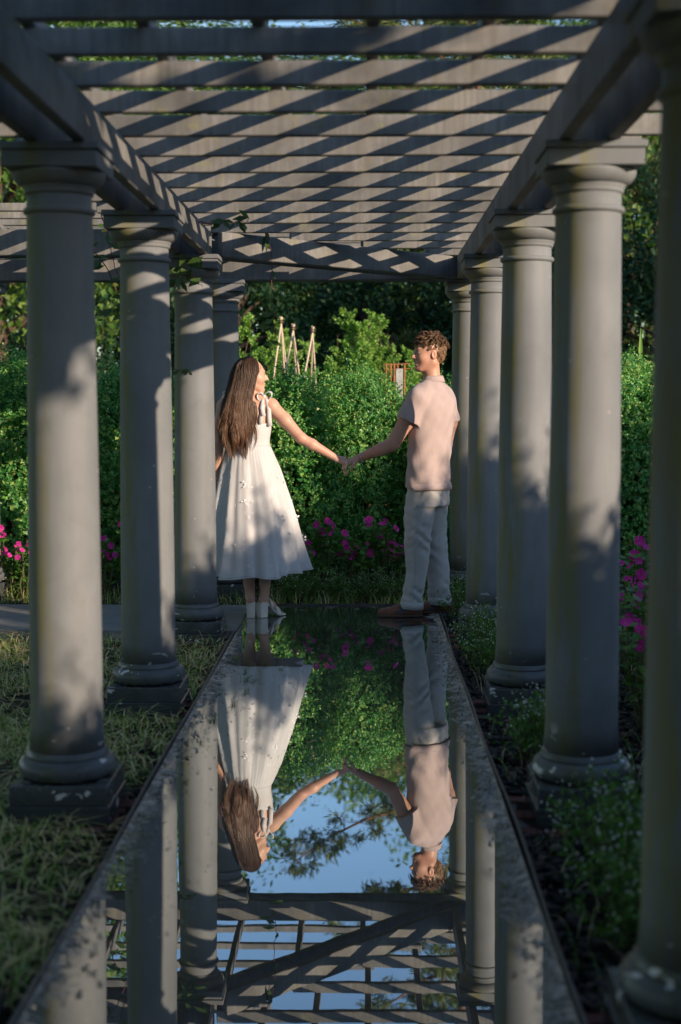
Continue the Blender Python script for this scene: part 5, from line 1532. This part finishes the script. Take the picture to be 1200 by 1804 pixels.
# shoulder straps tied in bows
def bow(sx):
    X = lambda x: -.085 + sx * (x + .085)
    parts = []
    V, Fq = ribbon([(X(.000), -.098, 1.245), (X(.006), -.088, 1.30), (X(.016), -.062, 1.365), (X(.022), -.02, 1.418), (X(.02), .03, 1.405), (X(.01), .075, 1.34), (X(.0), .09, 1.27)], .026, (1, 0, .12), .0018)
    st = obj('strap', py_mesh('strap', V, Fq, True), M['dress'], dress)
    c = np.array([X(.020), -.036, 1.418])
    for k, (dx, dz, dy) in enumerate(((.052, .016, -.006), (-.040, .006, -.022))):
        f = np.linspace(0, 2 * pi, 15); d = np.array([sx * dx, dy, dz])
        pts = [c + d * (1 - cos(q)) / 2 + np.array([0, -.004, -.024]) * sin(q) for q in f]
        V, Fq = ribbon(pts, .024, (.25 * sx, 1, .35), .0016); obj('bow_loop', py_mesh('bow_loop', V, Fq, True), M['dress'], st)
    V, Fq = ribbon([c, c + [sx * .020, -.018, -.02], c + [sx * .034, -.028, -.08], c + [sx * .037, -.030, -.14], c + [sx * .040, -.030, -.185]], [.016, .02, .024, .027, .03], (1, .35, .1), .0014); obj('bow_tail', py_mesh('bow_tail', V, Fq, True), M['dress'], st)
    V, Fq = ribbon([c, c + [-sx * .006, -.030, -.025], c + [-sx * .010, -.045, -.07], c + [sx * .004, -.058, -.12]], [.016, .02, .024, .026], (1, .35, .1), .0014); obj('bow_tail', py_mesh('bow_tail', V, Fq, True), M['dress'], st)
    F = Field(c - .04, c + .04, .004); F.ell(c, (.014, .014, .016), .004); obj('bow_knot', F.mesh('bow_knot'), M['dress'], st)
bow(1); bow(-1)
# embroidered sprays on the skirt: petals laid just proud of the cloth
lv = Leaves(); r = rng(611)
done = []
for q in range(400):
    fi = r.uniform(.22, .975); tj = r.uniform(0, 2 * pi)
    if any(abs(fi - a) < .115 and abs((tj - b + pi) % (2 * pi) - pi) < .34 for a, b in done): continue
    done.append((fi, tj))
    def S(fi_, tj_):
        a = np.clip(fi_, 0, .999) * (m_ - 1); i0 = int(a); b = (tj_ % (2 * pi)) / (2 * pi) * n; j0 = int(b) % n; j1 = (j0 + 1) % n; u, v = a - i0, b - int(b)
        return (SK[i0, j0] * (1 - u) + SK[i0 + 1, j0] * u) * (1 - v) + (SK[i0, j1] * (1 - u) + SK[i0 + 1, j1] * u) * v
    c = S(fi, tj); e1 = norm(S(fi, tj + .03) - S(fi, tj - .03)); e2 = norm(S(fi + .02, tj) - S(fi - .02, tj)); N = norm(np.cross(e2, e1))
    if (c[0] + .05) * N[0] + c[1] * N[1] < 0: N = -N
    for k in range(11):
        a = r.uniform(0, 6.28); rad = r.uniform(.004, .034); d = e1 * cos(a) + e2 * sin(a)
        lv.add((c + d * rad + N * .0014)[None], (d + .3 * r.normal() * e1)[None], N[None], np.array([r.uniform(.010, .022)]), np.array([r.uniform(.006, .010)]), fold=.02)
tag(obj('embroidery', lv.mesh('embroidery'), M['embroid'], dress), kind='stuff')
# block-heeled mules
def mule(heel, toe, rz):
    e = empty('shoe', (0, 0, 0), 0, WO)
    h, t_ = np.array(heel, float), np.array(toe, float); d = (t_ - h) * np.array([1, 1, 0]); d /= np.linalg.norm(d); s_ = np.array([-d[1], d[0], 0])
    V = []
    for z_, w_, b0, b1 in ((.001, .026, -.030, .024), (.098, .029, -.034, .030)):
        V += [h * [1, 1, 0] + d * b0 - s_ * w_ + [0, 0, z_], h * [1, 1, 0] + d * b0 + s_ * w_ + [0, 0, z_], h * [1, 1, 0] + d * b1 + s_ * w_ * .95 + [0, 0, z_], h * [1, 1, 0] + d * b1 - s_ * w_ * .95 + [0, 0, z_]]
    Fq = [(0, 1, 2, 3), (7, 6, 5, 4), (0, 4, 5, 1), (1, 5, 6, 2), (2, 6, 7, 3), (3, 7, 4, 0)]
    me = py_mesh('heel', V, Fq); bm = bmesh.new(); bm.from_mesh(me); bmesh.ops.recalc_face_normals(bm, faces=bm.faces); bmesh.ops.bevel(bm, geom=list(bm.edges), offset=.003, segments=2, affect='EDGES'); bm.to_mesh(me); bm.free()
    obj('heel', me, M['shoe_white'], e)
    L = np.linalg.norm((t_ - h)[:2]); fs = np.linspace(-.15, 1.22, 12); pts = []
    for f in fs: pts.append(h * [1, 1, 0] + d * f * L + [0, 0, np.interp(f, [-.2, .12, .75, 1.3], [.101, .097, .012, .008])])
    V, Fq = ribbon(pts, np.interp(fs, [-.2, 0, .3, .85, 1.22], [.05, .058, .056, .078, .055]), s_, .005); obj('insole', py_mesh('insole', V, Fq), M['shoe_white'], e)
    q = h * [1, 1, 0] + d * .72 * L; a = np.linspace(-.1, pi + .1, 14)
    V, Fq = ribbon([q + s_ * .044 * cos(x) + [0, 0, .008 + .056 * max(0, sin(x)) ** .7] for x in a], .036, d + np.array([0, 0, -.3]), .0022); obj('band', py_mesh('band', V, Fq, True), M['shoe_white'], e)
    q = h * [1, 1, 0] + d * .34 * L; V, Fq = ribbon([q + s_ * .040 * cos(x) + [0, 0, .060 + .064 * max(0, sin(x)) ** .7] for x in a], .026, d + np.array([0, 0, -.75]), .0022); obj('band', py_mesh('band', V, Fq, True), M['shoe_white'], e)
mule((-.068, -.020, .1), (-.062, .15, .02), 0)
mule((.004, -.022, .1), (.108, .075, .02), 0)
# little butterfly tattoo on the ankle
V = [(.024, -.0405, .168), (.031, -.0395, .176), (.030, -.040, .165), (.028, -.0405, .160), (.024, -.041, .164), (.019, -.0405, .175), (.018, -.041, .164)]
obj('tattoo', py_mesh('tattoo', V, [(0, 4, 3, 2), (0, 2, 1), (0, 5, 6, 4)]), M['ink'], body)
hem_ring((.462, -.002, 1.036), (.86, .13, -.5), .0242, .0017, 'bracelet', M['cord'], WO)
# long hair: a soft body and many locks falling over it
HL = np.array([(1.674, -.078, -.004, .010, .010), (1.662, -.078, -.004, .052, .052), (1.63, -.080, -.006, .082, .076), (1.575, -.086, -.012, .096, .084), (1.50, -.100, -.032, .098, .080), (1.42, -.116, -.066, .102, .062), (1.32, -.130, -.095, .114, .042), (1.22, -.136, -.112, .116, .034), (1.14, -.134, -.120, .105, .028), (1.04, -.130, -.122, .075, .018)])
Fh = Field((-.32, -.22, 1.04), (.08, .14, 1.70), .005)
Fh.stack([(z_, x, y, max(a - .010 - .06 * max(0, 1.34 - z_) / .14 * .8, .006), max(b - .008, .006)) for z_, x, y, a, b in HL[:-1][::-1]], .01)
fd = np.array([cos(hang), sin(hang), 0])
fo = TW((.012, 0, 0))
X, Y, Z = Fh.ax[0][:, None, None], Fh.ax[1][None, :, None], Fh.ax[2][None, None, :]
front = (X - fo[0]) * fd[0] + (Y - fo[1]) * fd[1] - np.interp(Z, [1.40, 1.55, 1.60, 1.63, 1.68], [-.03, .008, .034, .062, .072])
Fh.V = np.maximum(Fh.V, np.where(Z > 1.38, front, -1).astype(np.float32))
Fh.add(lambda X, Y, Z: .004 * np.sin(110 * X + 9 * np.sin(14 * Z + 20 * X)) * np.clip((1.66 - Z) * 8, 0, 1))
hw = obj('hair', Fh.mesh('hair'), M['hair_w'], WO); del Fh
r = rng(613); tb = Tubes()
zz = HL[::-1, 0]
hv = lambda z_, c: np.interp(z_, zz, HL[::-1, c])
for k in range(95):
    t0 = r.uniform(0, 2 * pi)
    if cos(t0) * fd[0] + sin(t0) * fd[1] > .55: continue
    zt = 1.668 - abs(r.normal(0, .035)); zt = max(zt, 1.55); ze = r.uniform(1.03, 1.17) if r.uniform() < .68 else r.uniform(1.15, 1.34)
    w0, w1, ph = r.uniform(11, 17), r.uniform(.05, .13), r.uniform(0, 6.28); drift = .28 * r.normal(); kk = r.uniform(-.07, .05)
    for q in range(30):
        s_ = np.linspace(0, 1, 24); z1 = ze + r.uniform(-.02, .05); z_ = (zt + r.normal(0, .008)) + (z1 - zt) * s_
        low = np.clip((1.46 - z_) * 3, 0, 1); conv = 1 - .55 * low * s_
        tt = t0 + r.normal(0, .12) * conv + drift * s_ + (.14 * np.sin(s_ * w0 + ph) * low)
        k_ = 1 + kk + r.normal(0, .035) * conv + w1 * np.sin(s_ * w0 * 1.3 + ph + 1) * low + (.10 * s_ ** 3 * r.normal() if q % 9 == 0 else 0)
        yb = np.sin(tt)
        P = np.stack([hv(z_, 1) + hv(z_, 3) * k_ * np.cos(tt), hv(z_, 2) + hv(z_, 4) * k_ * np.where(yb > 0, yb * (1 - .6 * low), yb) - .012 * low * np.sin(s_ * w0 + ph), z_], 1)
        g_ = (P[:, 0] - fo[0]) * fd[0] + (P[:, 1] - fo[1]) * fd[1]; lim = np.interp(z_, [1.40, 1.55, 1.60, 1.63, 1.68], [-.026, .012, .040, .070, .080])
        over = np.maximum(g_ - lim, 0) * (z_ > 1.38); P[:, 0] -= over * fd[0]; P[:, 1] -= over * fd[1]
        tb.add(P, np.interp(s_, [0, .1, .7, 1], [.0010, .0016, .0017, .0004]), 3)
obj('locks', tb.mesh('locks'), M['hair_w'], hw)
